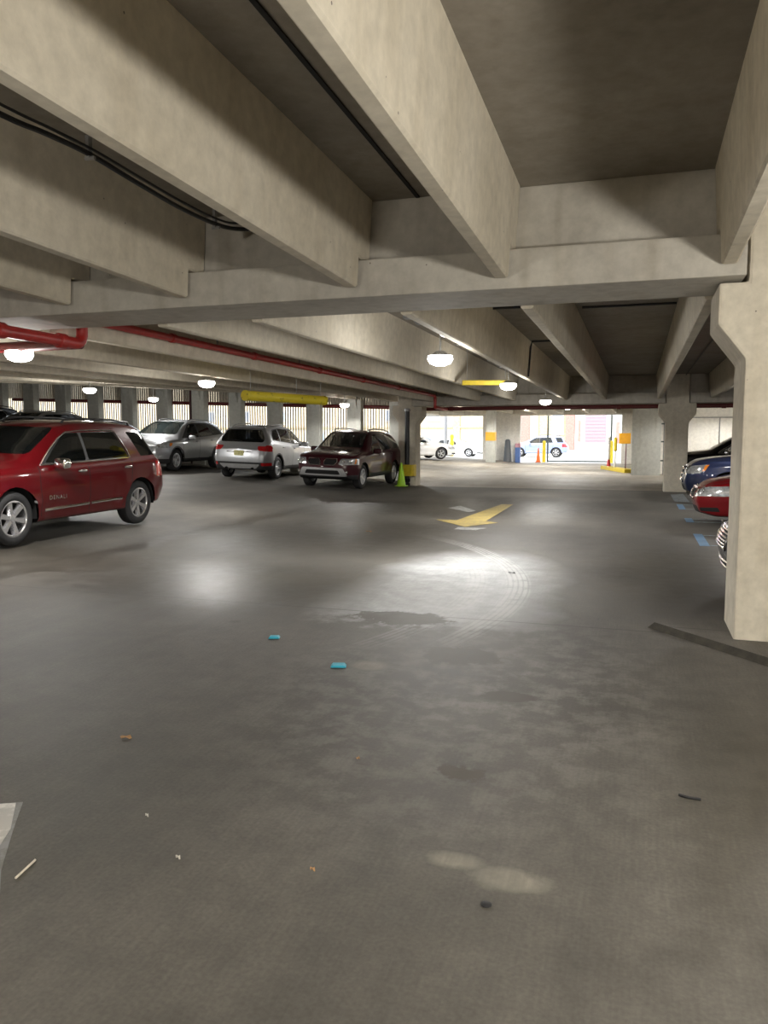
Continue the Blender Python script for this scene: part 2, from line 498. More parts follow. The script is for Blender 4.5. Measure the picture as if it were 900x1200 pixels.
def islands(bm):
    """the connected pieces of a bmesh, each as a bmesh of its own"""
    out = []; seen = set(); bm.faces.index_update()
    for f in bm.faces:
        if f.index in seen: continue
        st = [f]; seen.add(f.index); grp = []
        while st:
            q = st.pop(); grp.append(q)
            for e in q.edges:
                for g in e.link_faces:
                    if g.index not in seen: seen.add(g.index); st.append(g)
        nb = bmesh.new(); vm = {}
        for q in grp: nb.faces.new([vm.setdefault(v, None) or vm.__setitem__(v, nb.verts.new(v.co)) or vm[v] for v in q.verts])
        out.append(nb)
    bm.free()
    return out
def make_car(S, loc, heading, label, group=None, roll=0., detail=2):
    """heading: direction of the nose, degrees anticlockwise from +u"""
    B = Body(S); bm = B.bm
    root = empty('car', loc, radians(heading), (roll, 0))
    tag(root, label, 'car', group)
    P = S['paint']
    mats = {'body_shell': P, 'hood': P, 'door': P, 'tailgate': P, 'window_trim': M_BLACK, 'side_window': S.get('glass', M_GLASS), 'quarter_window': S.get('priv', M_PRIV),
            'rear_side_window': S.get('priv', M_PRIV), 'windshield': S.get('glass', M_GLASS), 'rear_window': S.get('priv', M_PRIV), 'headlight': M_LAMP, 'turn_signal': M_AMBER,
            'taillight': M_RED, 'grille': M_DARK, 'lower_grille': M_DARK, 'skid_plate': M_DULL, 'side_cladding': M_BLACK, 'front_cladding': M_BLACK, 'rear_cladding': M_BLACK, 'arch_trim': S.get('clad', M_BLACK), 'fog_light': M_LAMP,
            'door_seam': M_DARK, 'underbody': M_DARK, 'reflector': M_RED, 'chrome_band': M_CHROME}
    r, R = S['wr'], S['wr']+S.get('gap', .055)
    fo, wb = S['fo'], S['wb']
    # --- skin regions
    for kind, pts, nm, rad in S['regions']:
        if kind == 'side': B.side(pts, nm, rad)
        elif kind == 'front':
            B.front(pts, nm, rad)
            if any(p[0] < 0 for p in pts) and any(p[0] > 0 for p in pts): pass
            else: B.front([(-y, z) for y, z in pts][::-1], nm, rad)
        elif kind == 'rear':
            B.front(pts, nm, rad, sgn=-1, zone=S.get('rzone', 1.0))
            if not (any(p[0] < 0 for p in pts) and any(p[0] > 0 for p in pts)): B.front([(-y, z) for y, z in pts][::-1], nm, rad, sgn=-1, zone=S.get('rzone', 1.0))
        elif kind == 'wind':
            d0, d1 = S['ws']
            B.cut(rpoly(pts, rad, 3), 'yz', lambda f: f.normal.x > .15 and f.normal.z > .1 and B.X(d1) < f.calc_center_median().x < B.X(d0), nm)
        elif kind == 'back':
            d0, d1 = S['rw']
            B.cut(rpoly(pts, rad, 3), 'yz', lambda f: f.normal.x < -.15 and B.X(d1) < f.calc_center_median().x < B.X(d0), nm)
        elif kind == 'top':
            B.cut([(B.X(d), y) for d, y in pts], 'xy', lambda f: f.normal.z > .3, nm)
    B.arch(fo, r, R, 'arch_trim' if S.get('archtrim') else None, S.get('archw', .06))
    B.arch(fo+wb, r, R, 'arch_trim' if S.get('archtrim') else None, S.get('archw', .06))
    for f in bm.faces:
        if f.normal.z < -.6 and f.calc_center_median().z < .5: f[B.lay] = B.tid('underbody')
    bm.verts.index_update(); B.bvh()
    # --- split into parts, left and right apart
    twosided = {'side_window', 'rear_side_window', 'quarter_window', 'headlight', 'turn_signal', 'fog_light', 'taillight', 'door', 'rear_door', 'arch_trim', 'reflector', 'window_trim', 'door_seam', 'side_cladding'}
    doors = {}
    order = sorted(B.tags, key=lambda t: 0 if 'door' in t and t != 'door_seam' else 1)
    for t in order:
        nb = B.split(t)
        if not nb.faces: nb.free(); continue
        nm = {'front_door': 'door', 'rear_door': 'door', 'grille_left': 'grille'}.get(t, t)
        mat = mats.get(nm, P)
        sides = (0,)
        if t in twosided or nm == 'door': sides = (1, -1)
        for s in sides:
            b2 = nb.copy()
            if s:
                dead = [f for f in b2.faces if f.calc_center_median().y*s < 0]
                bmesh.ops.delete(b2, geom=dead, context='FACES')
            if not b2.faces: b2.free(); continue
            par = root
            if t == 'side_window' and ('front_door', s) in doors: par = doors[('front_door', s)]
            if t == 'rear_side_window' and ('rear_door', s) in doors: par = doors[('rear_door', s)]
            bits = islands(b2) if t in ('door_seam', 'arch_trim', 'lower_grille', 'side_cladding', 'front_cladding', 'rear_cladding') else [b2]
            for b3 in bits:
                o = link('side_window' if t == 'rear_side_window' else nm, b3, mat, par)
                B.normals(o.data)
            if nm == 'door': doors[(t, s)] = o
        nb.free()
    # --- wheel wells
    for d in (fo, fo+wb):
        for s in (1, -1):
            wbm = bmesh.new(); x = B.X(d)
            y0, y1 = s*(B.hw*.955), s*(B.hw-.42)
            A, Bv = [], []
            for k in range(17):
                a = radians(-6 + 192*k/16)
                A.append(wbm.verts.new((x+(R+.012)*cos(a), y0, r+(R+.012)*sin(a)))); Bv.append(wbm.verts.new((x+(R+.012)*cos(a), y1, r+(R+.012)*sin(a))))
            for k in range(16): wbm.faces.new((A[k], A[k+1], Bv[k+1], Bv[k]))
            wbm.faces.new(Bv)
            link('wheel_well', wbm, M_DARK, root, smooth=40)
    # --- wheels
    key = S['wheel']; me1, me2 = wheel_mesh(*key)
    for d in (fo, fo+wb):
        for s in (1, -1):
            w = bpy.data.objects.new('wheel', me1); COL.objects.link(w); w.parent = root
            w.location = (B.X(d), s*(B.hw-.02-key[2]/2), r); w.rotation_euler = (0, .3*d, 0 if s > 0 else pi)
            if d == fo and S.get('steer'): w.rotation_euler[2] += radians(S['steer'])
            q = bpy.data.objects.new('rim', me2); COL.objects.link(q); q.parent = w
    # --- trims: tubes laid on the skin
    for kind, pts, rad, mat, nm in S.get('trims', []):
        if kind == 'side':
            for s in (1, -1):
                tube(nm, [B.on_side(d, z, s, rad*.4) for d, z in pts], rad, mat, root, n=6)
        elif kind == 'front' or kind == 'rear':
            sg = 1 if kind == 'front' else -1
            tube(nm, [B.on_front(y, z, rad*.3, sg) for y, z in pts], rad, mat, root, n=6)
        elif kind == 'roof':
            for s in (1, -1):
                pp = [B.on_top(d, s*y, h) for d, y, h in pts]
                tube(nm, pp, rad, mat, root, n=8)
    # --- handles
    for hd in S.get('handles', []):
        for s in (1, -1):
            par = doors.get((hd[2], s), root)
            c = B.on_side(hd[0], hd[1], s, .025)
            hb = bmesh.new(); add_ellips(hb, c, .105, .022, .022, 12, 6, .7)
            link('door_handle', hb, S.get('handmat', P), par, smooth=60)
    # --- mirrors
    md, mz, my = S['mirror']
    for s in (1, -1):
        base = B.on_side(md+.05, mz-.05, s, 0)
        cc = Vector((B.X(md), s*my, mz))
        hb = bmesh.new(); add_ellips(hb, cc, .075, .125, .08, 14, 10, .6)
        mo = link('mirror', hb, S.get('mirmat', P), root, smooth=60)
        tube('mirror_arm', [base-Vector((0, s*.02, 0)), cc-Vector((0, s*.06, .05))], .028, M_BLACK, mo, n=8)
    # --- inside
    if detail >= 1:
        sb = bmesh.new(); w = B.hw
        zf_ = S.get('seatz', .62); dd = S.get('seatd', 2.25); hr = S.get('headz', .72)
        def seat(dx, y0, y1):
            sm = bmesh.new()
            add_box(sm, B.X(dx)-.25, B.X(dx)+.25, y0, y1, zf_-.12, zf_, .04)
            add_prism(sm, [(B.X(dx)-.22, zf_-.05), (B.X(dx)-.38, zf_+.56), (B.X(dx)-.26, zf_+.58), (B.X(dx)-.06, zf_)], 'y', y0, y1, .03)
            if y1-y0 < .7: add_box(sm, B.X(dx)-.36, B.X(dx)-.27, (y0+y1)/2-.12, (y0+y1)/2+.12, zf_+.6, zf_+.78, .03)
            link('seat', sm, M_SEAT, root)
        seat(dd, .12, .6); seat(dd, -.6, -.12); seat(dd+.85, -.62, .62)
        sb.free()
        db = bmesh.new(); c = S['ws'][0]
        zd = pchip(S['belt'], c+.3)-.1
        add_prism(db, [(B.X(c+.12), zd-.25), (B.X(c+.12), zd-.02), (B.X(c+.5), zd+.02), (B.X(c+.62), zd-.06), (B.X(c+.55), zd-.3)], 'y', -.66*w/.92, .66*w/.92, .02)
        link('dashboard', db, M_SEAT, root)
        st = bmesh.new()
        tc = Vector((B.X(c+.78), .36, zd)); ring = [tc + Vector((-.06*sin(a)*1.0, .18*cos(a), .17*sin(a))) for a in [2*pi*k/18 for k in range(19)]]
        add_tube(st, ring, .014, 6, False); add_tube(st, [tc+Vector((.2, 0, -.06)), tc], .03, 6)
        link('steering_wheel', st, M_SEAT, root, smooth=50)
    B.root = root; B.doors = doors
    for fn in S.get('extras', []): fn(B, root)
    bm.free()
    return root
def plate(B, root, y, z, sgn, mat, w=.31, h=.155):
    c = B.on_front(y, z, .012, sgn)
    bm = bmesh.new(); add_box(bm, c.x-.008, c.x+.008, y-w/2, y+w/2, z-h/2, z+h/2, .004)
    return link('license_plate', bm, mat, root)
def lathe_lamp(B, root, y, z, r, sgn=1, mat=None, name='lamp_bowl'):
    c = B.on_front(y, z, .0, sgn)
    return lathe(name, [(r, .004), (r*1.05, .016), (r*.92, .02), (r*.8, .008), (0, .016)], mat or M_CHROME, root, 'x', 18, tuple(c))
# ------------------------------------------------------------------ the cars' shapes (d = metres behind the nose)
NOSE = [(.2, .14), (.35, .05), (.5, .0), (.65, .0), (.8, .03), (.95, .10), (1.1, .2)]
TAIL = [(.2, .16), (.4, .05), (.55, .0), (.7, .0), (.9, .04), (1.05, .08), (1.3, .1), (1.6, .1)]
P_RED = paint('deep red paint', (.088, .002, .004), metal=0., rough=.3)
P_SILV = paint('silver grey paint', (.36, .37, .385), metal=.6, rough=.36)
P_SILV2 = paint('bright silver paint', (.50, .51, .53), metal=.6, rough=.36)
P_MAR = paint('maroon paint', (.045, .005, .010), metal=0.)
P_BLUE = paint('navy blue paint', (.025, .034, .085), metal=.35)
P_IMP = paint('cherry red paint', (.17, .004, .007), metal=0.)
P_BLK = paint('black paint', (.006, .006, .007), metal=.2)
P_CHAR = paint('charcoal paint', (.03, .031, .036), metal=.5)
P_WHT = paint('white paint', (.78, .78, .77), metal=0.)
P_SKY = paint('pale blue grey paint', (.27, .32, .52), metal=.1)
P_TAN = paint('warm silver paint', (.30, .29, .27), metal=.5)

def terrain(p, **kw):
    S = dict(paint=p, L=4.64, W=1.86, fo=.925, wb=2.857, wr=.37, gap=.06, flare=.03, flr=.62, bow=.02, crease=.36,
        top=[(0,.90),(.05,.99),(.2,1.06),(.6,1.12),(1.05,1.17),(1.25,1.20),(1.55,1.37),(1.85,1.53),(2.05,1.63),(2.5,1.70),(3.2,1.715),(3.85,1.69),(4.13,1.64),(4.24,1.54),(4.40,1.30),(4.54,1.10),(4.61,1.00),(4.64,.94)],
        belt=[(0,.87),(.1,.95),(.3,1.0),(.7,1.04),(1.2,1.055),(2.0,1.05),(3.0,1.075),(3.9,1.11),(4.25,1.12),(4.53,1.06),(4.64,.92)],
        sill=[(0,.32),(.3,.25),(1.0,.27),(3.7,.29),(4.2,.33),(4.64,.40)],
        roofw=[(0,.80),(.6,.78),(1.2,.78),(1.6,.73),(2.05,.69),(2.6,.685),(4.05,.67),(4.24,.69),(4.53,.79),(4.64,.82)],
        crown=[(0,.02),(.3,.035),(1.0,.05),(1.3,.04),(2.0,.055),(4.1,.055),(4.4,.03),(4.71,.01)],
        nose=NOSE, tail=TAIL, ws=(1.2, 2.15), rw=(4.1, 4.7), mirror=(1.72, 1.10, 1.03), wheel=('terrain', .37, .235, .245, 6, .05, M_WCHR), rzone=1.2,
        regions=[('side', [(1.42,.37),(2.47,.37),(2.47,1.07),(1.40,1.07)], 'front_door', .05), ('side', [(2.47,.37),(3.28,.37),(3.52,.72),(3.58,1.1),(2.47,1.07)], 'rear_door', .05),
            ('side', [(1.395,.36),(1.408,.36),(1.408,1.06),(1.395,1.06)], 'door_seam', 0), ('side', [(2.464,.36),(2.477,.36),(2.477,1.06),(2.464,1.06)], 'door_seam', 0), ('side', [(3.27,.36),(3.283,.36),(3.53,.72),(3.517,.72)], 'door_seam', 0), ('side', [(3.517,.72),(3.53,.72),(3.592,1.1),(3.579,1.1)], 'door_seam', 0),
            ('side', [(1.47,1.085),(3.56,1.135),(3.36,1.555),(2.15,1.52)], 'window_trim', .05), ('side', [(1.58,1.10),(2.47,1.115),(2.47,1.53),(2.14,1.505)], 'side_window', .04), ('side', [(2.53,1.118),(3.53,1.145),(3.345,1.54),(2.53,1.53)], 'rear_side_window', .04),
            ('side', [(3.88,1.15),(4.36,1.165),(4.17,1.535),(3.70,1.545)], 'quarter_window', .02),
            ('wind', [(-.72,1.225),(.72,1.225),(.61,1.60),(-.61,1.60)], 'windshield', .06),
            ('back', [(-.66,1.14),(.66,1.14),(.54,1.52),(-.54,1.52)], 'rear_window', .06),
            ('top', [(.16,-.70),(.16,.70),(1.2,.70),(1.2,-.70)], 'hood', 0),
            ('front', [(-.36,.55),(.36,.55),(.40,.90),(-.40,.90)], 'grille', .03), ('front', [(-.45,.33),(.45,.33),(.40,.45),(-.40,.45)], 'lower_grille', .03),
            ('front', [(.47,.71),(.90,.75),(.90,.95),(.52,.89)], 'headlight', .03), ('side', [(.0,.73),(.36,.79),(.46,.96),(.0,.91)], 'headlight', .03), ('side', [(.34,.80),(.40,.81),(.49,.955),(.41,.945)], 'turn_signal', .012),
            ('rear', [(.60,.78),(.95,.80),(.95,1.06),(.62,1.06)], 'taillight', .03), ('side', [(4.44,.84),(4.75,.84),(4.75,1.07),(4.47,1.07)], 'taillight', .02)],
        trims=[('side', [(1.45,.445),(1.7,.452),(2.0,.458),(2.3,.464),(2.44,.467)], .022, M_CHROME, 'door_molding'), ('side', [(2.50,.47),(2.8,.477),(3.1,.485),(3.24,.488)], .022, M_CHROME, 'door_molding'),
            ('side', [(1.47,1.075),(2.0,1.085),(2.5,1.10),(3.0,1.112),(3.5,1.125),(3.565,1.14),(3.54,1.25),(3.45,1.42),(3.37,1.545),(3.30,1.565),(2.9,1.565),(2.5,1.555),(2.2,1.53),(2.0,1.44),(1.8,1.31),(1.6,1.18),(1.47,1.085)], .011, M_CHROME, 'window_molding'),
            ('roof', [(2.3,.53,.0),(2.36,.53,.05),(2.7,.53,.055),(3.5,.53,.055),(3.95,.52,.05),(4.02,.52,.0)], .018, M_BLACK, 'roof_rail'),
            ('front', [(-.38,.53),(.38,.53),(.42,.72),(.41,.91),(0,.93),(-.41,.91),(-.42,.72),(-.38,.53)], .022, M_CHROME, 'grille_surround')],
        handles=[(2.28,.965,'front_door'),(3.42,.985,'rear_door')], handmat=M_CHROME, mirmat=M_CHROME)
    S.update(kw); return S

def escape(p, **kw):
    S = dict(paint=p, L=4.52, W=1.84, fo=.90, wb=2.69, wr=.35, gap=.06, flare=.022, flr=.58, bow=.025, crease=.42, fa=.26, ra=.16, fr=.7,
        top=[(0,.84),(.05,.92),(.2,1.0),(.5,1.07),(.85,1.12),(1.02,1.15),(1.4,1.37),(1.75,1.54),(2.05,1.625),(2.6,1.67),(3.2,1.66),(3.8,1.61),(4.02,1.565),(4.14,1.46),(4.30,1.24),(4.42,1.08),(4.49,.99),(4.52,.94)],
        belt=[(0,.80),(.1,.88),(.3,.95),(.7,1.0),(1.1,1.01),(2.0,1.05),(3.0,1.10),(3.7,1.15),(4.1,1.17),(4.4,1.05),(4.52,.91)],
        sill=[(0,.30),(.3,.24),(1.0,.27),(3.5,.28),(4.1,.29),(4.52,.30)],
        roofw=[(0,.78),(.5,.77),(1.0,.78),(1.4,.73),(1.9,.69),(2.5,.68),(3.9,.66),(4.1,.68),(4.4,.78),(4.52,.82)],
        crown=[(0,.03),(.3,.05),(.9,.06),(1.1,.04),(1.9,.06),(3.9,.06),(4.2,.03),(4.52,.02)],
        nose=[(.2,.16),(.35,.06),(.5,.0),(.62,.0),(.75,.05),(.9,.16),(1.1,.3)], tail=TAIL, ws=(.98, 2.1), rw=(3.9, 4.5), mirror=(1.62, 1.08, 1.04), wheel=('escape', .35, .23, .225, 5, .02, M_ALLOY, .17), rzone=1.2,
        regions=[('side', [(0,.20),(4.6,.20),(4.6,.44),(4.1,.43),(.5,.385),(0,.36)], 'side_cladding', 0),
            ('side', [(1.30,.40),(2.32,.40),(2.36,1.06),(1.28,1.02)], 'front_door', .05), ('side', [(2.36,.40),(3.02,.40),(3.36,.78),(3.42,1.12),(2.36,1.06)], 'rear_door', .05),
            ('side', [(1.275,.4),(1.287,.4),(1.287,1.02),(1.275,1.02)], 'door_seam', 0), ('side', [(2.335,.4),(2.347,.4),(2.367,1.06),(2.355,1.06)], 'door_seam', 0), ('side', [(3.02,.4),(3.032,.4),(3.372,.78),(3.36,.78)], 'door_seam', 0),
            ('side', [(1.28,1.055),(2.4,1.09),(4.0,1.20),(3.88,1.37),(3.62,1.52),(3.1,1.57),(2.15,1.545),(1.9,1.49)], 'window_trim', .05),
            ('side', [(1.55,1.075),(2.34,1.10),(2.34,1.535),(2.13,1.525),(1.92,1.47)], 'side_window', .03), ('side', [(2.42,1.105),(3.28,1.165),(3.16,1.545),(2.42,1.54)], 'rear_side_window', .03), ('side', [(3.36,1.17),(3.92,1.215),(3.84,1.34),(3.6,1.49),(3.23,1.54)], 'quarter_window', .04),
            ('wind', [(-.72,1.17),(.72,1.17),(.585,1.58),(-.585,1.58)], 'windshield', .07),
            ('back', [(-.68,1.13),(.68,1.13),(.71,1.24),(.56,1.50),(-.56,1.50),(-.71,1.24)], 'rear_window', .07),
            ('top', [(.2,-.66),(.2,.66),(.98,.70),(.98,-.70)], 'hood', 0),
            ('front', [(-.95,.2),(.95,.2),(.95,.40),(-.95,.40)], 'front_cladding', 0),
            ('front', [(-.40,.62),(.40,.62),(.44,.70),(-.44,.70)], 'grille', .02), ('front', [(-.58,.36),(.58,.36),(.46,.58),(-.46,.58)], 'lower_grille', .04),
            ('front', [(.46,.70),(.92,.76),(.92,.90),(.60,.86)], 'headlight', .03), ('side', [(.0,.74),(.50,.80),(.60,.90),(.45,.91),(.0,.86)], 'headlight', .03), ('side', [(.46,.80),(.55,.805),(.64,.905),(.50,.91)], 'turn_signal', .015),
            ('front', [(.62,.42),(.78,.42),(.78,.54),(.62,.54)], 'fog_light', .03),
            ('rear', [(-.95,.2),(.95,.2),(.95,.53),(-.95,.53)], 'rear_cladding', 0), ('rear', [(-.52,.335),(.52,.335),(.66,.475),(-.66,.475)], 'skid_plate', .05),
            ('rear', [(.60,.89),(.95,.85),(.95,1.02),(.54,1.02)], 'taillight', .05), ('side', [(4.08,.95),(4.6,.86),(4.6,1.05),(4.18,1.05)], 'taillight', .02), ('rear', [(.70,.43),(.92,.43),(.92,.52),(.70,.52)], 'reflector', .02)],
        trims=[('roof', [(2.1,.53,.0),(2.16,.53,.04),(2.6,.53,.045),(3.4,.53,.045),(3.75,.52,.04),(3.82,.52,.0)], .016, p, 'roof_rail'),
               ('rear', [(-.40,.835),(0,.845),(.40,.835)], .012, M_CHROME, 'tailgate_strip')],
        handles=[(2.18,.94,'front_door'),(3.2,.98,'rear_door')], archtrim=True, archw=.05)
    S.update(kw); return S

def torrent(p, **kw):
    S = dict(paint=p, L=4.795, W=1.83, fo=.92, wb=2.857, wr=.355, gap=.065, flare=.03, flr=.60, bow=.03, crease=.44, fa=.20, fr=.6,
        top=[(0,.88),(.05,.95),(.2,1.01),(.6,1.07),(1.0,1.12),(1.18,1.15),(1.5,1.35),(1.85,1.55),(2.1,1.645),(2.6,1.685),(3.3,1.68),(4.0,1.64),(4.28,1.58),(4.42,1.44),(4.6,1.15),(4.7,1.04),(4.77,.96),(4.795,.9)],
        belt=[(0,.85),(.1,.91),(.3,.96),(.7,1.01),(1.2,1.03),(2.2,1.05),(3.2,1.08),(4.1,1.12),(4.5,1.08),(4.795,.88)],
        sill=[(0,.34),(.3,.27),(1.0,.29),(3.7,.31),(4.4,.38),(4.795,.44)],
        roofw=[(0,.80),(.5,.78),(1.1,.78),(1.5,.73),(2.1,.685),(2.8,.68),(4.2,.66),(4.5,.72),(4.795,.8)],
        crown=[(0,.03),(.3,.045),(1.0,.06),(1.2,.04),(2.0,.06),(4.2,.06),(4.5,.03),(4.795,.02)],
        nose=NOSE, tail=TAIL, ws=(1.15, 2.15), rw=(4.2, 4.75), mirror=(1.75, 1.08, 1.02), wheel=('torrent', .355, .23, .225, 5, .045, M_ALLOY, .0), rzone=1.2,
        regions=[('side', [(0,.2),(4.8,.2),(4.8,.46),(0,.42)], 'side_cladding', 0),
            ('side', [(1.42,.44),(2.5,.44),(2.5,1.05),(1.40,1.04)], 'front_door', .05), ('side', [(2.5,.44),(3.22,.44),(3.5,.8),(3.55,1.08),(2.5,1.05)], 'rear_door', .05),
            ('side', [(1.395,.44),(1.407,.44),(1.407,1.04),(1.395,1.04)], 'door_seam', 0), ('side', [(2.494,.44),(2.506,.44),(2.506,1.05),(2.494,1.05)], 'door_seam', 0), ('side', [(3.22,.44),(3.232,.44),(3.512,.8),(3.5,.8)], 'door_seam', 0),
            ('side', [(1.62,1.075),(2.46,1.09),(2.46,1.555),(2.22,1.54)], 'side_window', .03), ('side', [(2.56,1.092),(3.50,1.12),(3.32,1.565),(2.56,1.56)], 'rear_side_window', .03), ('side', [(3.72,1.13),(4.26,1.15),(4.16,1.50),(3.56,1.555)], 'quarter_window', .04),
            ('wind', [(-.70,1.175),(.70,1.175),(.575,1.60),(-.575,1.60)], 'windshield', .06), ('back', [(-.62,1.16),(.62,1.16),(.52,1.5),(-.52,1.5)], 'rear_window', .06),
            ('top', [(.16,-.64),(.16,.64),(1.13,.69),(1.13,-.69)], 'hood', 0),
            ('front', [(.07,.70),(.36,.70),(.43,.78),(.41,.85),(.12,.85),(.07,.79)], 'grille_left', .04),
            ('front', [(-.95,.2),(.95,.2),(.95,.40),(-.95,.40)], 'front_cladding', 0), ('front', [(-.74,.38),(.74,.38),(.62,.61),(-.62,.61)], 'skid_plate', .05), ('front', [(-.54,.43),(.54,.43),(.48,.545),(-.48,.545)], 'lower_grille', .03), 
            ('front', [(.48,.71),(.95,.71),(.95,.88),(.54,.88)], 'headlight', .04), ('side', [(.0,.72),(.30,.73),(.36,.87),(.0,.88)], 'headlight', .03), ('side', [(.26,.73),(.34,.735),(.40,.87),(.32,.875)], 'turn_signal', .015),
            ('rear', [(.66,.85),(.95,.85),(.95,1.1),(.66,1.1)], 'taillight', .03), ('side', [(4.5,.9),(4.8,.9),(4.8,1.12),(4.56,1.12)], 'taillight', .02)],
        trims=[('roof', [(2.15,.54,.0),(2.22,.54,.065),(2.7,.54,.07),(3.5,.54,.07),(4.05,.53,.06),(4.12,.53,.0)], .02, M_ALLOY, 'roof_rail'),
               ('front', [(.06,.69),(.37,.69),(.445,.78),(.42,.865),(.11,.865),(.06,.79),(.06,.69)], .014, M_CHROME, 'grille_surround'),
               ('front', [(-.06,.69),(-.37,.69),(-.445,.78),(-.42,.865),(-.11,.865),(-.06,.79),(-.06,.69)], .014, M_CHROME, 'grille_surround')],
        handles=[(2.3,.96,'front_door'),(3.36,.98,'rear_door')], archtrim=True, archw=.055, clad=P_MAR)
    S.update(kw); return S

def sedan(p, **kw):
    S = dict(paint=p, L=5.0, W=1.85, fo=1.02, wb=2.80, wr=.33, gap=.05, flare=.015, flr=.55, bow=.03, crease=.46, fa=.24, fr=.75, ra=.16, rr=.6,
        top=[(0,.70),(.05,.76),(.2,.82),(.6,.89),(1.1,.95),(1.3,.98),(1.7,1.17),(2.1,1.34),(2.4,1.42),(2.8,1.455),(3.3,1.44),(3.7,1.36),(4.2,1.14),(4.4,1.08),(4.7,1.06),(4.92,1.02),(5.0,.92)],
        belt=[(0,.67),(.1,.72),(.3,.76),(.8,.83),(1.4,.90),(2.4,.93),(3.4,.96),(4.0,.99),(4.6,.98),(5.0,.89)],
        sill=[(0,.24),(.3,.19),(1.0,.21),(4.0,.22),(4.6,.28),(5.0,.36)],
        roofw=[(0,.80),(.5,.80),(1.2,.80),(1.7,.70),(2.4,.62),(3.2,.61),(3.8,.64),(4.3,.74),(5.0,.80)],
        crown=[(0,.03),(.3,.05),(1.1,.06),(1.4,.04),(2.3,.055),(3.3,.055),(4.0,.03),(5.0,.03)],
        nose=[(.15,.12),(.3,.04),(.45,.0),(.55,.0),(.65,.05),(.8,.14),(1.,.3)], tail=[(.2,.14),(.4,.04),(.6,.0),(.85,.02),(1.1,.1)], ws=(1.25, 2.5), rw=(3.4, 4.4), mirror=(1.95, 1.0, 1.02), seatz=.48, seatd=2.65, wheel=('sedan', .33, .215, .215, 5, .04, M_ALLOY), rzone=1.6,
        regions=[('side', [(1.55,.28),(2.62,.28),(2.62,.92),(1.53,.89)], 'front_door', .05), ('side', [(2.62,.28),(3.3,.28),(3.6,.6),(3.66,.95),(2.62,.93)], 'rear_door', .05),
            ('side', [(1.80,.945),(2.62,.96),(2.62,1.36),(2.38,1.345)], 'side_window', .04), ('side', [(2.69,.962),(3.72,1.0),(3.44,1.33),(2.69,1.36)], 'rear_side_window', .05),
            ('wind', [(-.70,1.01),(.70,1.01),(.56,1.385),(-.56,1.385)], 'windshield', .06), ('back', [(-.62,1.14),(.62,1.14),(.53,1.37),(-.53,1.37)], 'rear_window', .06),
            ('top', [(.16,-.66),(.16,.66),(1.22,.70),(1.22,-.70)], 'hood', 0),
            ('front', [(-.62,.24),(.62,.24),(.52,.36),(-.52,.36)], 'lower_grille', .03), ('front', [(-.36,.50),(.36,.50),(.34,.66),(-.34,.66)], 'grille', .04),
            ('front', [(.42,.53),(.92,.56),(.92,.74),(.50,.70)], 'headlight', .03), ('side', [(.0,.59),(.50,.645),(.66,.74),(.40,.735),(.0,.71)], 'headlight', .03), ('side', [(.03,.28),(.36,.28),(.32,.36),(.03,.345)], 'lower_grille', .02),
            ('rear', [(.45,.74),(.95,.74),(.95,.94),(.5,.94)], 'taillight', .03), ('side', [(4.72,.76),(5.1,.76),(5.1,.95),(4.66,.95)], 'taillight', .02)],
        trims=[('front', [(-.38,.49),(.38,.49),(.40,.58),(.36,.675),(0,.69),(-.36,.675),(-.40,.58),(-.38,.49)], .018, M_CHROME, 'grille_surround')],
        handles=[(2.42,.82,'front_door'),(3.42,.86,'rear_door')])
    S.update(kw); return S

# ---- pieces that only one car has
def ex_badge(B, root):
    # lettering on the lower front door
    cu = bpy.data.curves.new('lettering', 'FONT'); cu.body = 'DENALI'; cu.size = .085; cu.extrude = .003; cu.align_x = 'LEFT'; cu.space_character = 1.35
    t = bpy.data.objects.new('lettering', cu); COL.objects.link(t)
    dg = bpy.context.evaluated_depsgraph_get(); dg.update()
    me = bpy.data.meshes.new_from_object(t.evaluated_get(dg)); bpy.data.objects.remove(t)
    me.materials.clear(); me.materials.append(M_CHROME)
    for s in (1,):
        c = B.on_side(1.55, .585, s, .004)
        o = bpy.data.objects.new('badge_lettering', me); COL.objects.link(o); o.parent = B.doors.get(('front_door', s), root)
        o.location = c; o.rotation_euler = (pi/2, 0, pi)
def ex_lamps(y, z, r):
    def fn(B, root):
        for s in (1, -1): lathe_lamp(B, root, s*y, z, r)
    return fn
def ex_fog(y, z, r):
    def fn(B, root):
        for s in (1, -1): lathe_lamp(B, root, s*y, z, r, 1, M_CHROME, 'fog_light')
    return fn
def ex_plate(z, sgn, mat):
    def fn(B, root): plate(B, root, 0, z, sgn, mat)
    return fn
def ex_slats(w, z0, z1, n, rad=.012):
    def fn(B, root):
        for i in range(n):
            z = lerp(z0, z1, i/(n-1))
            tube('grille_bar', [B.on_front(y, z, rad*.4) for y in (-w, -w*.5, 0, w*.5, w)], rad, M_CHROME, root, n=6)
    return fn
def ex_emblem(z, rx, rz, mat=None):
    def fn(B, root):
        c = B.on_front(0, z, .01)
        b = bmesh.new(); add_ellips(b, c, .02, rx, rz, 16, 8); link('emblem', b, mat or M_CHROME, root, smooth=60)
    return fn
def ex_wiper(B, root):
    c = [B.on_front(y, z, .012, -1) for y, z in ((0, 1.15), (.2, 1.17), (.42, 1.18))]
    tube('rear_wiper', c, .01, M_BLACK, root, n=6)
def ex_spoiler(B, root):
    d = B.S['L']-.62; z = B.S['top'][-6][1]
    pts = [B.on_top(B.S['rw'][0]+.02, y, .0) for y in (-.5, -.25, 0, .25, .5)]
    bm = bmesh.new()
    add_tube(bm, pts, .03, 8); link('roof_spoiler', bm, B.S['paint'], root, smooth=50)
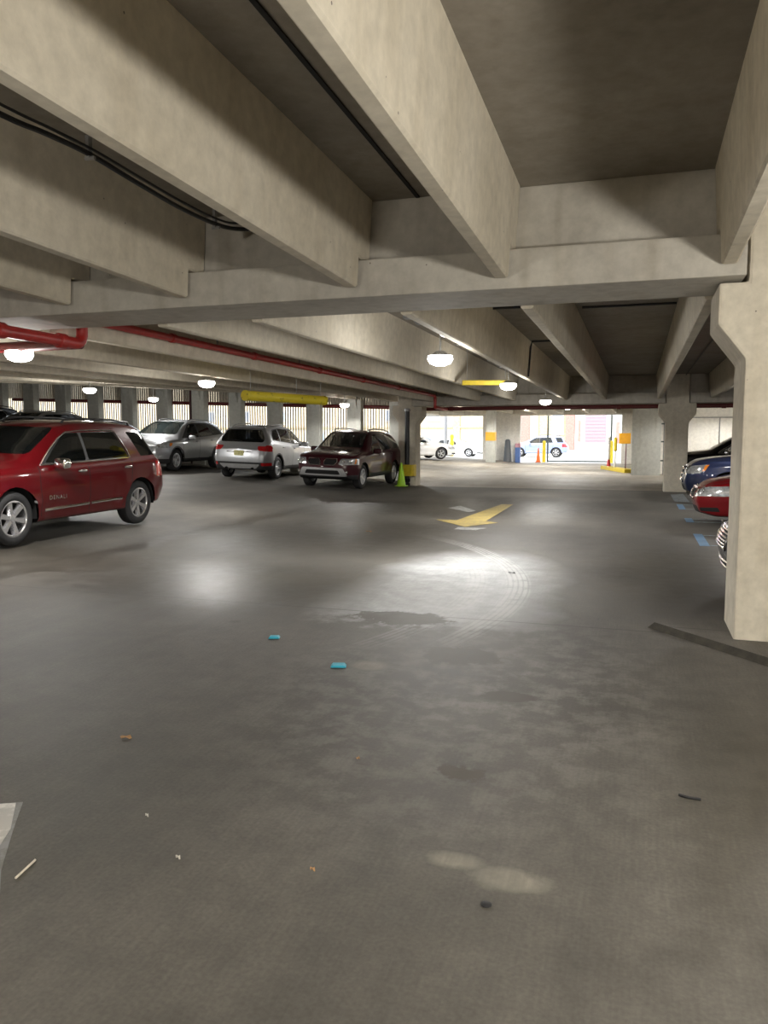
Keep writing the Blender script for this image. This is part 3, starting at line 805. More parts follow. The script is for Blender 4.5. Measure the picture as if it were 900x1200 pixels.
def ex_exhaust(B, root):
    for s in (1, -1):
        lathe('exhaust_tip', [(.035, -.06), (.04, .05), (.032, .055), (.03, -.02), (0, -.02)], M_DARK, root, 'x', 14, (-B.L/2+.05, s*.42, .34))
# ================================================================== the garage
ORD = ['first', 'second', 'third', 'fourth', 'fifth', 'sixth', 'seventh', 'eighth', 'ninth', 'tenth', 'eleventh', 'twelfth']
NEAR_V0, NEAR_V1 = 6.3, 7.15      # near girder, front and back of its ledge
FAR_V0, FAR_V1 = 24.25, 25.1
def zdeck(u): return max(0., -u-8.1)*.069          # how far the deck overhead climbs to the left at the far line

# ---------------- floor
def floor_material():
    m, nt, p, out = new_mat('worn garage floor')
    g = N(nt, 'ShaderNodeNewGeometry'); P = g.outputs['Position']
    sx = N(nt, 'ShaderNodeSeparateXYZ'); L(nt, P, sx.inputs[0])
    n1 = N(nt, 'ShaderNodeTexNoise', i_Scale=.45, i_Detail=7., i_Roughness=.62); L(nt, P, n1.inputs[0])
    n2 = N(nt, 'ShaderNodeTexNoise', i_Scale=5., i_Detail=6., i_Roughness=.7); L(nt, P, n2.inputs[0])
    n3 = N(nt, 'ShaderNodeTexNoise', i_Scale=60., i_Detail=3.); L(nt, P, n3.inputs[0])
    mp = N(nt, 'ShaderNodeMapping'); mp.inputs['Scale'].default_value = (1.6, .16, 1); L(nt, P, mp.inputs[0])
    n4 = N(nt, 'ShaderNodeTexNoise', i_Scale=1., i_Detail=5., i_Roughness=.6); L(nt, mp.outputs[0], n4.inputs[0])
    r1 = ramp(nt, [(.28, (.072, .066, .056)), (.72, (.148, .137, .119))]); L(nt, n1.outputs[0], r1.inputs[0])
    r2 = ramp(nt, [(.25, .72), (.75, 1.22)]); L(nt, n2.outputs[0], r2.inputs[0])
    r3 = ramp(nt, [(.3, .86), (.7, 1.12)]); L(nt, n3.outputs[0], r3.inputs[0])
    r4 = ramp(nt, [(.3, .82), (.7, 1.15)]); L(nt, n4.outputs[0], r4.inputs[0])
    c = mixc(nt, r1.outputs[0], r2.outputs[0], 1., 'MULTIPLY'); c = mixc(nt, c, r3.outputs[0], 1., 'MULTIPLY'); c = mixc(nt, c, r4.outputs[0], .8, 'MULTIPLY')
    mb = N(nt, 'ShaderNodeMapping'); mb.inputs['Rotation'].default_value = (0, 0, .35); mb.inputs['Scale'].default_value = (70., 4., 1.); L(nt, P, mb.inputs[0])
    nb = N(nt, 'ShaderNodeTexNoise', i_Scale=1., i_Detail=2.); L(nt, mb.outputs[0], nb.inputs[0]); rb = ramp(nt, [(.3, .88), (.7, 1.1)]); L(nt, nb.outputs[0], rb.inputs[0])
    c = mixc(nt, c, rb.outputs[0], .55, 'MULTIPLY')
    vs_ = N(nt, 'ShaderNodeTexVoronoi', i_Scale=1.3); L(nt, P, vs_.inputs['Vector']); wv = N(nt, 'ShaderNodeTexWhiteNoise'); L(nt, vs_.outputs['Position'], wv.inputs[0])
    spot = N(nt, 'ShaderNodeMapRange'); spot.inputs['From Min'].default_value = .10; spot.inputs['From Max'].default_value = .03; L(nt, math_(nt, 'ADD', vs_.outputs['Distance'], math_(nt, 'MULTIPLY', math_(nt, 'SUBTRACT', n2.outputs[0], .5), .12)), spot.inputs['Value'])
    c = mixc(nt, c, (.05, .045, .036), math_(nt, 'MULTIPLY', math_(nt, 'MULTIPLY', spot.outputs[0], math_(nt, 'LESS_THAN', wv.outputs['Value'], .4)), .45))
    def blob(cu, cv, ru, rv, soft=.55, nz=.9, src=n2):
        """soft-edged worn patch centred on (cu,cv)"""
        a = math_(nt, 'DIVIDE', math_(nt, 'SUBTRACT', sx.outputs[0], cu), ru); b = math_(nt, 'DIVIDE', math_(nt, 'SUBTRACT', sx.outputs[1], cv), rv)
        d = math_(nt, 'SQRT', math_(nt, 'ADD', math_(nt, 'MULTIPLY', a, a), math_(nt, 'MULTIPLY', b, b)))
        d = math_(nt, 'ADD', d, math_(nt, 'MULTIPLY', math_(nt, 'SUBTRACT', src.outputs[0], .5), nz))
        mr = N(nt, 'ShaderNodeMapRange'); mr.inputs['From Min'].default_value = 1.+soft/2; mr.inputs['From Max'].default_value = 1.-soft/2
        L(nt, d, mr.inputs['Value']); return mr.outputs[0]
    # pale scuffed, salt-dusted patch in the drive aisle, lamp sheen painted into its white
    dust_sheen = blob(-1.85, 7.9, .95, 2.5, .7, 1.3, n1)
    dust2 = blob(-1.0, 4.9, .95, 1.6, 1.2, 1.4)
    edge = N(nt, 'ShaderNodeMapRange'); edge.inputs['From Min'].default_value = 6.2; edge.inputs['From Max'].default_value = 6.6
    L(nt, math_(nt, 'ADD', sx.outputs[1], math_(nt, 'MULTIPLY', math_(nt, 'SUBTRACT', n2.outputs[0], .5), 1.2)), edge.inputs['Value']); dust_sheen = math_(nt, 'MULTIPLY', dust_sheen, edge.outputs[0])
    c = mixc(nt, c, (.50, .51, .52), math_(nt, 'MULTIPLY', dust_sheen, .75))
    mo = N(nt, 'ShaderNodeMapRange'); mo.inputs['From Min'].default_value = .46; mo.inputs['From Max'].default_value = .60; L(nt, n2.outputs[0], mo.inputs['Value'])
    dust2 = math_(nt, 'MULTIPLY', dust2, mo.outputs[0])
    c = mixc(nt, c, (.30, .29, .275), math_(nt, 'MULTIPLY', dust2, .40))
    pale = math_(nt, 'MAXIMUM', blob(-.38, 2.72, .14, .07, .6, 2.4), math_(nt, 'MAXIMUM', blob(-.62, 2.78, .10, .05, .6, 2.4), blob(-1.75, 5.1, .12, .1, .6, 2.0)))
    c = mixc(nt, c, (.26, .245, .20), math_(nt, 'MULTIPLY', pale, .7))
    r2b = ramp(nt, [(.25, .7), (.75, 1.25)]); L(nt, n2.outputs[0], r2b.inputs[0])
    worn = math_(nt, 'MAXIMUM', dust_sheen, math_(nt, 'MAXIMUM', dust2, pale))
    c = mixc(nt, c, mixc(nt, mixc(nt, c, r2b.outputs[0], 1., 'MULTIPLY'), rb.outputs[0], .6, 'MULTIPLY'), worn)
    # curved tyre tracks: stripes on two arcs
    def arc(cu, cv, rad, wid, umin, v0, v1):
        a = math_(nt, 'SUBTRACT', sx.outputs[0], cu); b = math_(nt, 'SUBTRACT', sx.outputs[1], cv)
        d = math_(nt, 'SQRT', math_(nt, 'ADD', math_(nt, 'MULTIPLY', a, a), math_(nt, 'MULTIPLY', b, b)))
        off = math_(nt, 'ABSOLUTE', math_(nt, 'SUBTRACT', d, rad))
        band = N(nt, 'ShaderNodeMapRange'); band.inputs['From Min'].default_value = wid; band.inputs['From Max'].default_value = wid*.8; L(nt, off, band.inputs['Value'])
        st = math_(nt, 'GREATER_THAN', math_(nt, 'SINE', math_(nt, 'MULTIPLY', d, 2*pi/.055)), -.45)
        lo = N(nt, 'ShaderNodeMapRange'); lo.inputs['From Min'].default_value = v0; lo.inputs['From Max'].default_value = v0+1.; L(nt, sx.outputs[1], lo.inputs['Value'])
        hi = N(nt, 'ShaderNodeMapRange'); hi.inputs['From Min'].default_value = v1; hi.inputs['From Max'].default_value = v1-1.5; L(nt, sx.outputs[1], hi.inputs['Value'])
        q = math_(nt, 'MULTIPLY', math_(nt, 'MULTIPLY', band.outputs[0], st), math_(nt, 'MULTIPLY', lo.outputs[0], hi.outputs[0]))
        side = math_(nt, 'GREATER_THAN', sx.outputs[0], umin)
        wear = N(nt, 'ShaderNodeMapRange'); wear.inputs['From Min'].default_value = .32; wear.inputs['From Max'].default_value = .5; L(nt, n2.outputs[0], wear.inputs['Value'])
        return math_(nt, 'MULTIPLY', math_(nt, 'MULTIPLY', q, side), wear.outputs[0])
    t1 = arc(-7.28, 7.6, 6.15, .14, -4, 5.6, 12.6); t2 = arc(-7.2, 7.6, 5.62, .13, -4, 5.4, 10.8)
    c = mixc(nt, c, (.52, .52, .51), math_(nt, 'MULTIPLY', t1, .5)); c = mixc(nt, c, (.50, .50, .49), math_(nt, 'MULTIPLY', t2, .35))
    # damp dark patches and the wet drain valley
    wet = None
    for a in ((-4.6, 12.4, 2.2, 2.6, .9, .8), (-4.3, 7.6, 2.2, 1.4, .9, .9), (-3.6, 17.5, 3.0, 3.0, .9, .9), (.6, 9.6, 1.3, 2.2, .9, .8), (-7.2, 8.2, 1.8, .9, .7, 1.2), (1.1, 3.6, .8, 1.4, .8, .7)):
        b = blob(*a); wet = b if wet is None else math_(nt, 'MAXIMUM', wet, b)
    vd = math_(nt, 'ABSOLUTE', math_(nt, 'ADD', math_(nt, 'ADD', sx.outputs[0], 7.0), math_(nt, 'MULTIPLY', math_(nt, 'SUBTRACT', n1.outputs[0], .5), 1.6)))
    val = N(nt, 'ShaderNodeMapRange'); val.inputs['From Min'].default_value = .32; val.inputs['From Max'].default_value = .1; L(nt, vd, val.inputs['Value'])
    far = N(nt, 'ShaderNodeMapRange'); far.inputs['From Min'].default_value = 20.; far.inputs['From Max'].default_value = 13.; L(nt, sx.outputs[1], far.inputs['Value'])
    wet = math_(nt, 'MAXIMUM', math_(nt, 'MULTIPLY', val.outputs[0], far.outputs[0]), math_(nt, 'MULTIPLY', wet, .95))
    c = mixc(nt, c, mixc(nt, c, (.42, .39, .34), 1., 'MULTIPLY'), math_(nt, 'MULTIPLY', wet, .8))
    dirt = None
    for a in ((-1.2, 5.55, .30, .26, .2, 2.2), (-.72, 4.74, .18, .09, .2, 2.2), (-.78, 3.55, .13, .08, .2, 2.6), (-1.95, 6.55, .42, .25, .2, 2.2)):
        b = blob(*a); dirt = b if dirt is None else math_(nt, 'MAXIMUM', dirt, b)
    c = mixc(nt, c, (.068, .059, .044), dirt)
    # the lighter slab beyond the joint at the far columns, and the dark joints themselves
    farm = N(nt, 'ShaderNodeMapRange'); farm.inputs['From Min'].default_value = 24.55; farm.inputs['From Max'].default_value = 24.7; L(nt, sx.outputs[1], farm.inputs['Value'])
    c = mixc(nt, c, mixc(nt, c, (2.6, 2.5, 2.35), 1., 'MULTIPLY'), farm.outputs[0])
    for vj, w_ in ((24.6, .05), (6.72, .008)):
        jm = math_(nt, 'LESS_THAN', math_(nt, 'ABSOLUTE', math_(nt, 'SUBTRACT', sx.outputs[1], vj)), w_)
        c = mixc(nt, c, (.035, .03, .026), math_(nt, 'MULTIPLY', jm, .8))
    L(nt, c, p.inputs['Base Color'])
    ro = N(nt, 'ShaderNodeMapRange'); ro.inputs['To Min'].default_value = .66; ro.inputs['To Max'].default_value = .46; L(nt, wet, ro.inputs['Value'])
    rr = math_(nt, 'ADD', ro.outputs[0], math_(nt, 'MULTIPLY', math_(nt, 'SUBTRACT', n2.outputs[0], .5), .25))
    L(nt, rr, p.inputs['Roughness']); p.inputs['Specular IOR Level'].default_value = .38
    b = N(nt, 'ShaderNodeBump', i_Strength=.3, i_Distance=.004); L(nt, n2.outputs[0], b.inputs['Height']); L(nt, b.outputs[0], p.inputs['Normal'])
    return m
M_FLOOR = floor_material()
_zf0 = zf
def zf(u, v): return _zf0(u, v)*(1-smooth01((v-50)/10.))
def grid(name, us, vs, mat, dz=0.):
    bm = bmesh.new(); V = [[bm.verts.new((u, v, zf(u, v)+dz)) for v in vs] for u in us]
    for i in range(len(us)-1):
        for j in range(len(vs)-1): bm.faces.new((V[i][j], V[i+1][j], V[i+1][j+1], V[i][j+1]))
    return link(name, bm, mat, smooth=60)
US = [-34+.5*i for i in range(50)] + [-9+.1*i for i in range(31)] + [-5.5+.5*i for i in range(38)]
US = sorted(set(round(u, 3) for u in US))
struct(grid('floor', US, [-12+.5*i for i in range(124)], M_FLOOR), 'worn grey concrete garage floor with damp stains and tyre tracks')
M_STREET = concrete('sunlit street concrete', (.50, .49, .46), (.60, .58, .55), pores=False)
struct(grid('floor_outside', [-140+5*i for i in range(22)] + US[:-8:2] + [14, 20, 40, 80], [49.5+1.*i for i in range(12)] + [65, 80, 100, 130], M_STREET, -.012), 'bright concrete street outside the garage')
struct(grid('floor_yard', [-140+5*i for i in range(22)] + [-32+.5*i for i in range(12)], [26.9+.5*i for i in range(46)], M_STREET, .012), 'bright concrete yard beyond the slatted wall')

# ---------------- columns
def column(u0, u1, v0, v1, zl, zr, ztop, label, z0=0., cor=.2, foot=0.):
    """shaft with a haunch on either side that carries the girders"""
    root = None
    bm = bmesh.new()
    pts = [(u0, z0-.05), (u1, z0-.05), (u1, zr-.56), (u1+cor, zr-.30), (u1+cor, zr), (u1, zr), (u1, ztop), (u0, ztop), (u0, zl), (u0-cor, zl), (u0-cor, zl-.30), (u0, zl-.56)]
    add_prism(bm, pts, 'y', v0, v1, .022)
    return tag(link('column', bm, M_COLM), label, 'column', 'concrete columns')
column(.74, 1.38, 6.45, 7.15, 2.74, 2.74, 3.62, 'near concrete column at the right edge, in front of the chrome-grilled car')
column(.74, 1.37, 24.35, 25.0, 2.57, 2.57, 3.42, 'far concrete column standing left of the navy car')
column(-7.52, -6.92, 24.85, 25.45, 2.62, 2.58, 3.42, 'far concrete column beside the lime green cone')
struct(column(-7.97, -7.33, 6.45, 7.15, 2.72, 2.72, 3.62, 'concrete column just out of sight on the left'))
for u in (8.7,):
    struct(column(u, u+.64, 6.45, 7.15, 2.74, 2.74, 3.62, 'x')); struct(column(u, u+.63, 24.35, 25.0, 2.57, 2.57, 3.42, 'x'))
for u in (-15.8, -23.7): struct(column(u, u+.64, 6.45, 7.15, 2.72, 2.72, 3.62, 'x'))
for o in bpy.data.objects:
    if o.get('kind') == 'structure' and o.name.startswith('column'):
        for k in ('label', 'category', 'group'): del o[k]

# ---------------- girders (inverted T: ledge below, web above)
def girder(u0, u1, v0, v1, zb, zl, zt, web=(.22, .22), nm='girder'):
    bm = bmesh.new()
    pts = [(v0, zb), (v1, zb), (v1, zl), (v1-web[1], zl), (v1-web[1], zt), (v0+web[0], zt), (v0+web[0], zl), (v0, zl)]
    add_prism(bm, pts, 'x', u0, u1, .012)
    return link(nm, bm, M_GIRD)
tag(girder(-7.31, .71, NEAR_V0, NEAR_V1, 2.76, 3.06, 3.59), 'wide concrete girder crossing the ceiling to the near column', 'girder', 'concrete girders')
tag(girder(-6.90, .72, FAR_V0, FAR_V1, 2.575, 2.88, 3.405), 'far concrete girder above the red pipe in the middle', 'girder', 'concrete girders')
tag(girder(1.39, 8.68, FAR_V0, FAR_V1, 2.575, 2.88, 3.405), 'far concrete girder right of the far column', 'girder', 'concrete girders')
for q in ((1.40, 8.68), (-15.14, -7.99), (-23.04, -15.82)): struct(girder(q[0], q[1], NEAR_V0, NEAR_V1, 2.76, 3.06, 3.59, nm='trim_girder'))
struct(girder(-26, 12, -11.4, -10.5, 3.2, 3.5, 4.2, nm='trim_girder_back'))

# ---------------- tee stems (ceiling beams)
def stem(u, v0, v1, zb0, zb1, zt0, zt1, dap0=0., dap1=0., ledge0=None, ledge1=None, mat=None, u1=None, hb=.055, ht=.10):
    """tapered concrete rib; its ends are notched to sit on the girder ledges"""
    u1 = u if u1 is None else u1
    bm = bmesh.new()
    def ring(t, zlow=None):
        v = lerp(v0, v1, t); uu = lerp(u, u1, t); zb, zt = lerp(zb0, zb1, t), lerp(zt0, zt1, t)
        return v, uu, zb, zt
    prof = []
    Lh = v1-v0
    for t, low in ([(-dap0/Lh, ledge0)] if dap0 else []) + [(0., ledge0)]*bool(dap0) + [(0., None)] + [(k/8, None) for k in range(1, 8)] + [(1., None)] + ([(1., ledge1), (1+dap1/Lh, ledge1)] if dap1 else []):
        v, uu, zb, zt = ring(t); z = zb if low is None else max(low, zb)
        w = lambda zz: lerp(hb, ht, (zz-zb)/(zt-zb))
        c = .014
        a, b = w(z), ht
        prof.append([bm.verts.new(q) for q in ((uu-b, v, zt), (uu-w(z+.02), v, z+c), (uu-a+c, v, z), (uu+a-c, v, z), (uu+w(z+.02), v, z+c), (uu+b, v, zt))])
    for A, B in zip(prof, prof[1:]):
        for k in range(6):
            try: bm.faces.new((A[k], A[(k+1) % 6], B[(k+1) % 6], B[k]))
            except ValueError: pass
    bm.faces.new(prof[0][::-1]); bm.faces.new(prof[-1])
    bmesh.ops.remove_doubles(bm, verts=bm.verts[:], dist=1e-5); bmesh.ops.recalc_face_normals(bm, faces=bm.faces[:])
    return link('ceiling_beam', bm, mat or M_BEAM)
# near bay: climbs gently towards the viewer
NB = lambda v: 2.835 + .0272*(6.2-v)
NT = lambda v: 3.60 + .0272*(6.5-v)
near = {.585: 'overhead concrete beam at upper right, ending by the near column', -1.055: 'large overhead beam slanting from the top centre to the near girder',
        -2.30: 'large overhead beam coming from the left edge, right of the black cables', -3.9: 'overhead beam behind the hanging black cables at upper left', -5.15: 'low slanting overhead beam at the left edge, leftmost one in front of the girder'}
for u in (4.7, 3.45, 1.85, .585, -1.055, -2.30, -3.9, -5.15, -6.75, -8.0, -9.6, -10.9, -12.5, -13.8, -15.4, -16.7):
    o = stem(u, -10.2, 6.24, NB(-10.2), NB(6.24), NT(-10.2), NT(6.24), 0, .26, None, 3.075)
    if u in near: tag(o, near[u], 'ceiling beam', 'overhead beams of the near bay')
    else: struct(o); o.name = 'trim_beam'
# far bay
FBv0, FBv1 = 7.2, 24.19
nm = {-6.22: 'ceiling beam just right of the red pipe along the left of the aisle', -4.74: 'ceiling beam lit by the hanging lamps, left of the yellow clearance bar', -3.65: 'ceiling beam bright beside the nearest hanging lamp', -2.10: 'ceiling beam with the lamps and their cable fixed along it',
      -.98: 'ceiling beam in the middle of the far bay, right of the lamp row', .55: 'ceiling beam ending left of the far column', 1.97: 'ceiling beam ending right of the far column'}
for u in (5.0, 3.42, 1.97, .55, -.98, -2.10, -3.65, -4.74, -6.22):
    o = stem(u, FBv0, FBv1, 2.74, 2.695, 3.43, 3.40, .22, .26, 3.075, 2.895)
    if u in nm: tag(o, nm[u], 'ceiling beam', 'ceiling beams of the far bay')
    else: struct(o); o.name = 'trim_beam'
PIL = [-8.2-1.551*k for k in range(12)]
ZP = lambda u: 2.80 + zdeck(u)
for k, e in enumerate(PIL):
    u = e+.25
    o = stem(u, FBv0, 26.02, 2.74, ZP(u), 3.43, 3.44+zdeck(u), .22, 0, 3.075, None)
    tag(o, 'ceiling beam resting on the %s wall pilaster left of the cone column' % ORD[k], 'ceiling beam', 'ceiling beams of the far bay')
    tag_haunch = None
# ---------------- slabs overhead
def slab(name, rows, th=.12, mat=None):
    """rows: list of (u, [(v, z), ...]) along which the soffit runs"""
    bm = bmesh.new(); Vb = [[bm.verts.new((u, v, z)) for v, z in r] for u, r in rows]; Vt = [[bm.verts.new((u, v, z+th)) for v, z in r] for u, r in rows]
    n = len(rows[0][1])
    for i in range(len(rows)-1):
        for j in range(n-1):
            bm.faces.new((Vb[i][j], Vb[i][j+1], Vb[i+1][j+1], Vb[i+1][j])); bm.faces.new((Vt[i][j], Vt[i+1][j], Vt[i+1][j+1], Vt[i][j+1]))
    for i in (0, len(rows)-1):
        for j in range(n-1): bm.faces.new((Vb[i][j], Vt[i][j], Vt[i][j+1], Vb[i][j+1]))
    for j in (0, n-1):
        for i in range(len(rows)-1): bm.faces.new((Vb[i][j], Vb[i+1][j], Vt[i+1][j], Vt[i][j]))
    bmesh.ops.recalc_face_normals(bm, faces=bm.faces[:])
    return struct(link(name, bm, mat or M_SLAB))
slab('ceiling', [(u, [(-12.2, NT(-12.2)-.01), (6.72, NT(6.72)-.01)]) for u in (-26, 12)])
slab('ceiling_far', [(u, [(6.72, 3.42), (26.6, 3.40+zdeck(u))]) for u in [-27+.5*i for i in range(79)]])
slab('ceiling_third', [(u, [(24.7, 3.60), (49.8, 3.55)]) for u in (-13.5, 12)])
for n_, (a, b, c_, d, e) in enumerate(((-1.80, -10, 6.5, NT(-10), NT(6.5)), (-4.5, -10, 6.5, NT(-10), NT(6.5)), (1.2, -10, 6.5, NT(-10), NT(6.5)))):
    bm = bmesh.new()
    vs = [bm.verts.new(q) for q in ((a-.015, b, d-.012), (a+.015, b, d-.012), (a+.015, c_, e-.012), (a-.015, c_, e-.012))]
    bm.faces.new(vs); r = bmesh.ops.extrude_face_region(bm, geom=bm.faces[:]); bmesh.ops.translate(bm, verts=[v for v in r['geom'] if isinstance(v, bmesh.types.BMVert)], vec=(0, 0, -.012))
    bmesh.ops.recalc_face_normals(bm, faces=bm.faces[:]); struct(link('trim_joint', bm, M_DARK))

# ---------------- walls that close the place in
struct(box('wall_left', -27.2, -27, -12.2, 26.6, -.1, 5.2, M_WALL)); struct(box('wall_back', -27, 12, -12.4, -12.2, -.1, 4.4, M_WALL))
struct(box('wall_right', 12, 12.2, -12.2, 49.6, -.1, 4.4, M_WALL))
struct(box('wall_core', -.25, .90, 34.6, 36.2, -.05, 3.6, M_PIL)); struct(box('wall_pale', .90, 12, 36.0, 36.2, -.05, 3.6, M_WHITEW))

# ---------------- slatted wall with pilasters
VP = 26.0
M_SLAT = simple('beige screen slat', (.46, .42, .35), rough=.6, noise=.12)
M_SLATD = simple('weathered screen panel', (.40, .36, .30), rough=.7, noise=.2)
for k, e in enumerate(PIL):
    g = min(zf(e, VP), zf(e+.5, VP)) - .05; zt = ZP(e+.25)
    bm = bmesh.new(); add_box(bm, e, e+.51, VP, VP+.33, g, zt, .015)
    o = tag(link('pilaster', bm, M_PIL), 'grey concrete wall pilaster, %s to the left of the cone column' % ORD[k], 'pilaster', 'pilasters of the slatted wall')
    hb = bmesh.new(); add_prism(hb, [(VP+.02, zt-.42), (VP-.16, zt-.10), (VP-.16, zt), (VP+.02, zt)], 'x', e+.13, e+.38, .01)
    link('bearing_haunch', hb, M_PIL, o)
    if k == len(PIL)-1: continue
    a, b = PIL[k+1]+.51, e                      # the opening to the left of this pilaster
    zs = zf((a+b)/2, VP)+.75; zp = 2.60 + max(0, -(a+b)/2-8.2)*.0315
    w = struct(box('window_%d' % (k+1), a, b, VP+.08, VP+.32, zf((a+b)/2, VP)-.1, zs, M_PIL), 'slatted opening in the far left wall')
    bm = bmesh.new(); x = a-.46
    while x < b+.03:
        add_box(bm, x-.016, x+.016, VP+.56, VP+.60, zs-.02, zt+.7); x += .105
    link('slat_screen', bm, M_SLAT, w)
    bm = bmesh.new(); x = a-.50
    while x < b-.06:
        add_box(bm, x, x+.075, VP+.62, VP+.645, zp+.09, zt+.72); x += .098
    link('upper_panel', bm, M_SLATD, w)
    box('sill', a-.01, b+.01, VP+.08, VP+.40, zs, zs+.05, M_PIL, w, .01)
# ---------------- pipes
M_PIPE = simple('red sprinkler pipe paint', (.42, .03, .026), rough=.38, noise=.15, spec=.5)
M_PIPED = simple('dark and shaded pipe red', (.12, .012, .012), rough=.45, noise=.15)
M_GREY = simple('galvanised conduit', (.34, .34, .34), rough=.4, metal=.6)
M_CABLE = simple('black cable sheath', (.008, .008, .009), rough=.45)
M_YEL = simple('safety yellow', (.62, .46, .02), rough=.45, noise=.12)
M_ORG = simple('amber orange sign face', (.80, .38, .02), rough=.5, noise=.06)
def coupling(parent, p, d, r, ln=.09, mat=None):
    p = Vector(p); d = Vector(d).normalized()
    bm = bmesh.new(); add_tube(bm, [p-d*ln/2, p-d*ln*.4, p+d*ln*.4, p+d*ln/2], [r*.97, r*1.28, r*1.28, r*.97], 14)
    return link('pipe_coupling', bm, mat or M_PIPE, parent, smooth=35)
def elbow(a, b, c, r, k=6):
    """points rounding the corner b between a and c"""
    a, b, c = Vector(a), Vector(b), Vector(c)
    s, e = b+(a-b).normalized()*r, b+(c-b).normalized()*r
    return [s.lerp(b, t).lerp(b.lerp(e, t), t) for t in [i/k for i in range(k+1)]]
# sprinkler branch under the near girder, left
pts = [Vector((-5.92, -2., 2.66))] + elbow((-5.92, -2, 2.66), (-5.92, 7.42, 2.625), (-5.92, 7.42, 3.2), .13) + [Vector((-5.92, 7.42, 3.0))]
pr = tag(tube('sprinkler_pipe', pts, .062, M_PIPE, n=16), 'bright red pipe with an elbow under the girder at the left edge', 'pipe', 'red sprinkler pipes')
coupling(pr, (-5.92, 7.08, 2.626), (0, 1, 0), .062, .12); coupling(pr, (-5.92, 6.22, 2.63), (0, 1, 0), .062, .12)
tag(tube('sprinkler_pipe', [(-14, 7.62, 2.63), (-6.10, 7.62, 2.66)], .06, M_PIPED, n=14), 'shade-darkened red pipe behind the bright red elbow at the left edge', 'pipe', 'red sprinkler pipes')  # shade behind the girder is put into this pipe's darker red
pz = lambda v: lerp(2.935, 2.875, (v-8)/16)
pts = [Vector((-5.99, 7.42, pz(7.4)))] + [Vector((-6.04, v, pz(v))) for v in (8, 14)] + elbow((-6.04, 14, pz(14)), (-6.04, 23.9, pz(24)), (-6.04, 23.9, 2.2), .12) + elbow((-6.04, 23.9, pz(24)), (-6.04, 23.9, 2.505), (-6.04, 25.48, 2.505), .1) + [Vector((-6.04, 25.48, 2.505))]
pr = tag(tube('sprinkler_pipe', pts, .05, M_PIPE, n=14), 'long red pipe running along the ceiling above the maroon car', 'pipe', 'red sprinkler pipes')
for v in (9.4, 11.8, 14.6, 17.2, 20): coupling(pr, (-6.04, v, pz(v)), (0, 1, 0), .05, .1)
for v in (10.6, 13.6, 16.2, 19, 22): box('pipe_hanger', -6.05, -6.03, v-.012, v+.012, pz(v)-.055, 3.40, M_GREY, pr)
pr = tag(tube('sprinkler_pipe', [(-7.0, 25.55, 2.52), (-3, 25.55, 2.53), (9, 25.55, 2.53)], .065, M_PIPED, n=14), 'dark red main pipe running under the far girder', 'pipe', 'red sprinkler pipes')
for u in (-5.9, -.6, 2.4): coupling(pr, (u, 25.55, 2.53), (1, 0, 0), .065, .14, M_PIPED)
pp = [(-7.6-1.*i, VP+.43, 2.585+max(0, .6+1.*i)*.0315) for i in range(18)]
tag(tube('sprinkler_pipe', [(-7.0, VP+.43, 2.57)]+pp, .065, M_PIPED, n=12), 'dark red pipe running across the windows of the slatted wall', 'pipe', 'red sprinkler pipes')
u_ = PIL[5]+.02
tag(tube('riser_pipe', [(u_-.12, VP+.1, zf(u_, VP)-.02), (u_-.12, VP+.1, ZP(u_)+.45)], .045, simple('dark maroon riser', (.05, .012, .012), rough=.5), n=12), 'dark riser pipe standing in a slatted window', 'pipe')
# pipes on the cone column
tag(tube('riser_pipe', [(-7.70, 25.62, 0.03), (-7.70, 25.62, 2.95)], .05, simple('dark maroon riser', (.05, .012, .012)), n=12), 'thin dark maroon pipe behind the lime cone', 'pipe')
pr = tag(tube('drain_pipe', [(-7.18, 24.735, .0), (-7.18, 24.735, .25), (-7.18, 24.735, 2.5)], .075, simple('black drain pipe', (.012, .013, .016), rough=.35), n=14), 'black drain pipe up the far column through the yellow guard', 'pipe')
lathe('pipe_collar', [(.075, 2.42), (.1, 2.43), (.1, 2.5), (.06, 2.52)], M_GREY, pr, 'z', 16, (-7.18, 24.735, 0))
lathe('base_flange', [(.075, .12), (.1, .14), (.1, .22), (.075, .24)], M_DARK, pr, 'z', 16, (-7.18, 24.735, 0)); lathe('base_shoe', [(.10, .01), (.10, .08), (.075, .1)], M_DARK, pr, 'z', 16, (-7.18, 24.735, 0))
bm = bmesh.new()
gp = [(-7.42, 24.84), (-7.40, 24.64), (-7.34, 24.58), (-6.98, 24.58), (-6.92, 24.64), (-6.90, 24.84), (-6.93, 24.84), (-6.95, 24.68), (-7.0, 24.62), (-7.32, 24.62), (-7.37, 24.68), (-7.39, 24.84)]
gp2 = gp
lo = [bm.verts.new((x, y, .33)) for x, y in gp]; hi = [bm.verts.new((x, y, .70)) for x, y in gp]
n = len(gp)
for i in range(n): bm.faces.new((lo[i], lo[(i+1) % n], hi[(i+1) % n], hi[i]))
for ring in (lo, hi):
    for i in range(n//2-1): bm.faces.new((ring[i], ring[i+1], ring[n-2-i], ring[n-1-i]))
bmesh.ops.recalc_face_normals(bm, faces=bm.faces[:])
tag(link('pipe_guard', bm, M_YEL), 'yellow steel guard wrapped around the black drain pipe', 'guard')
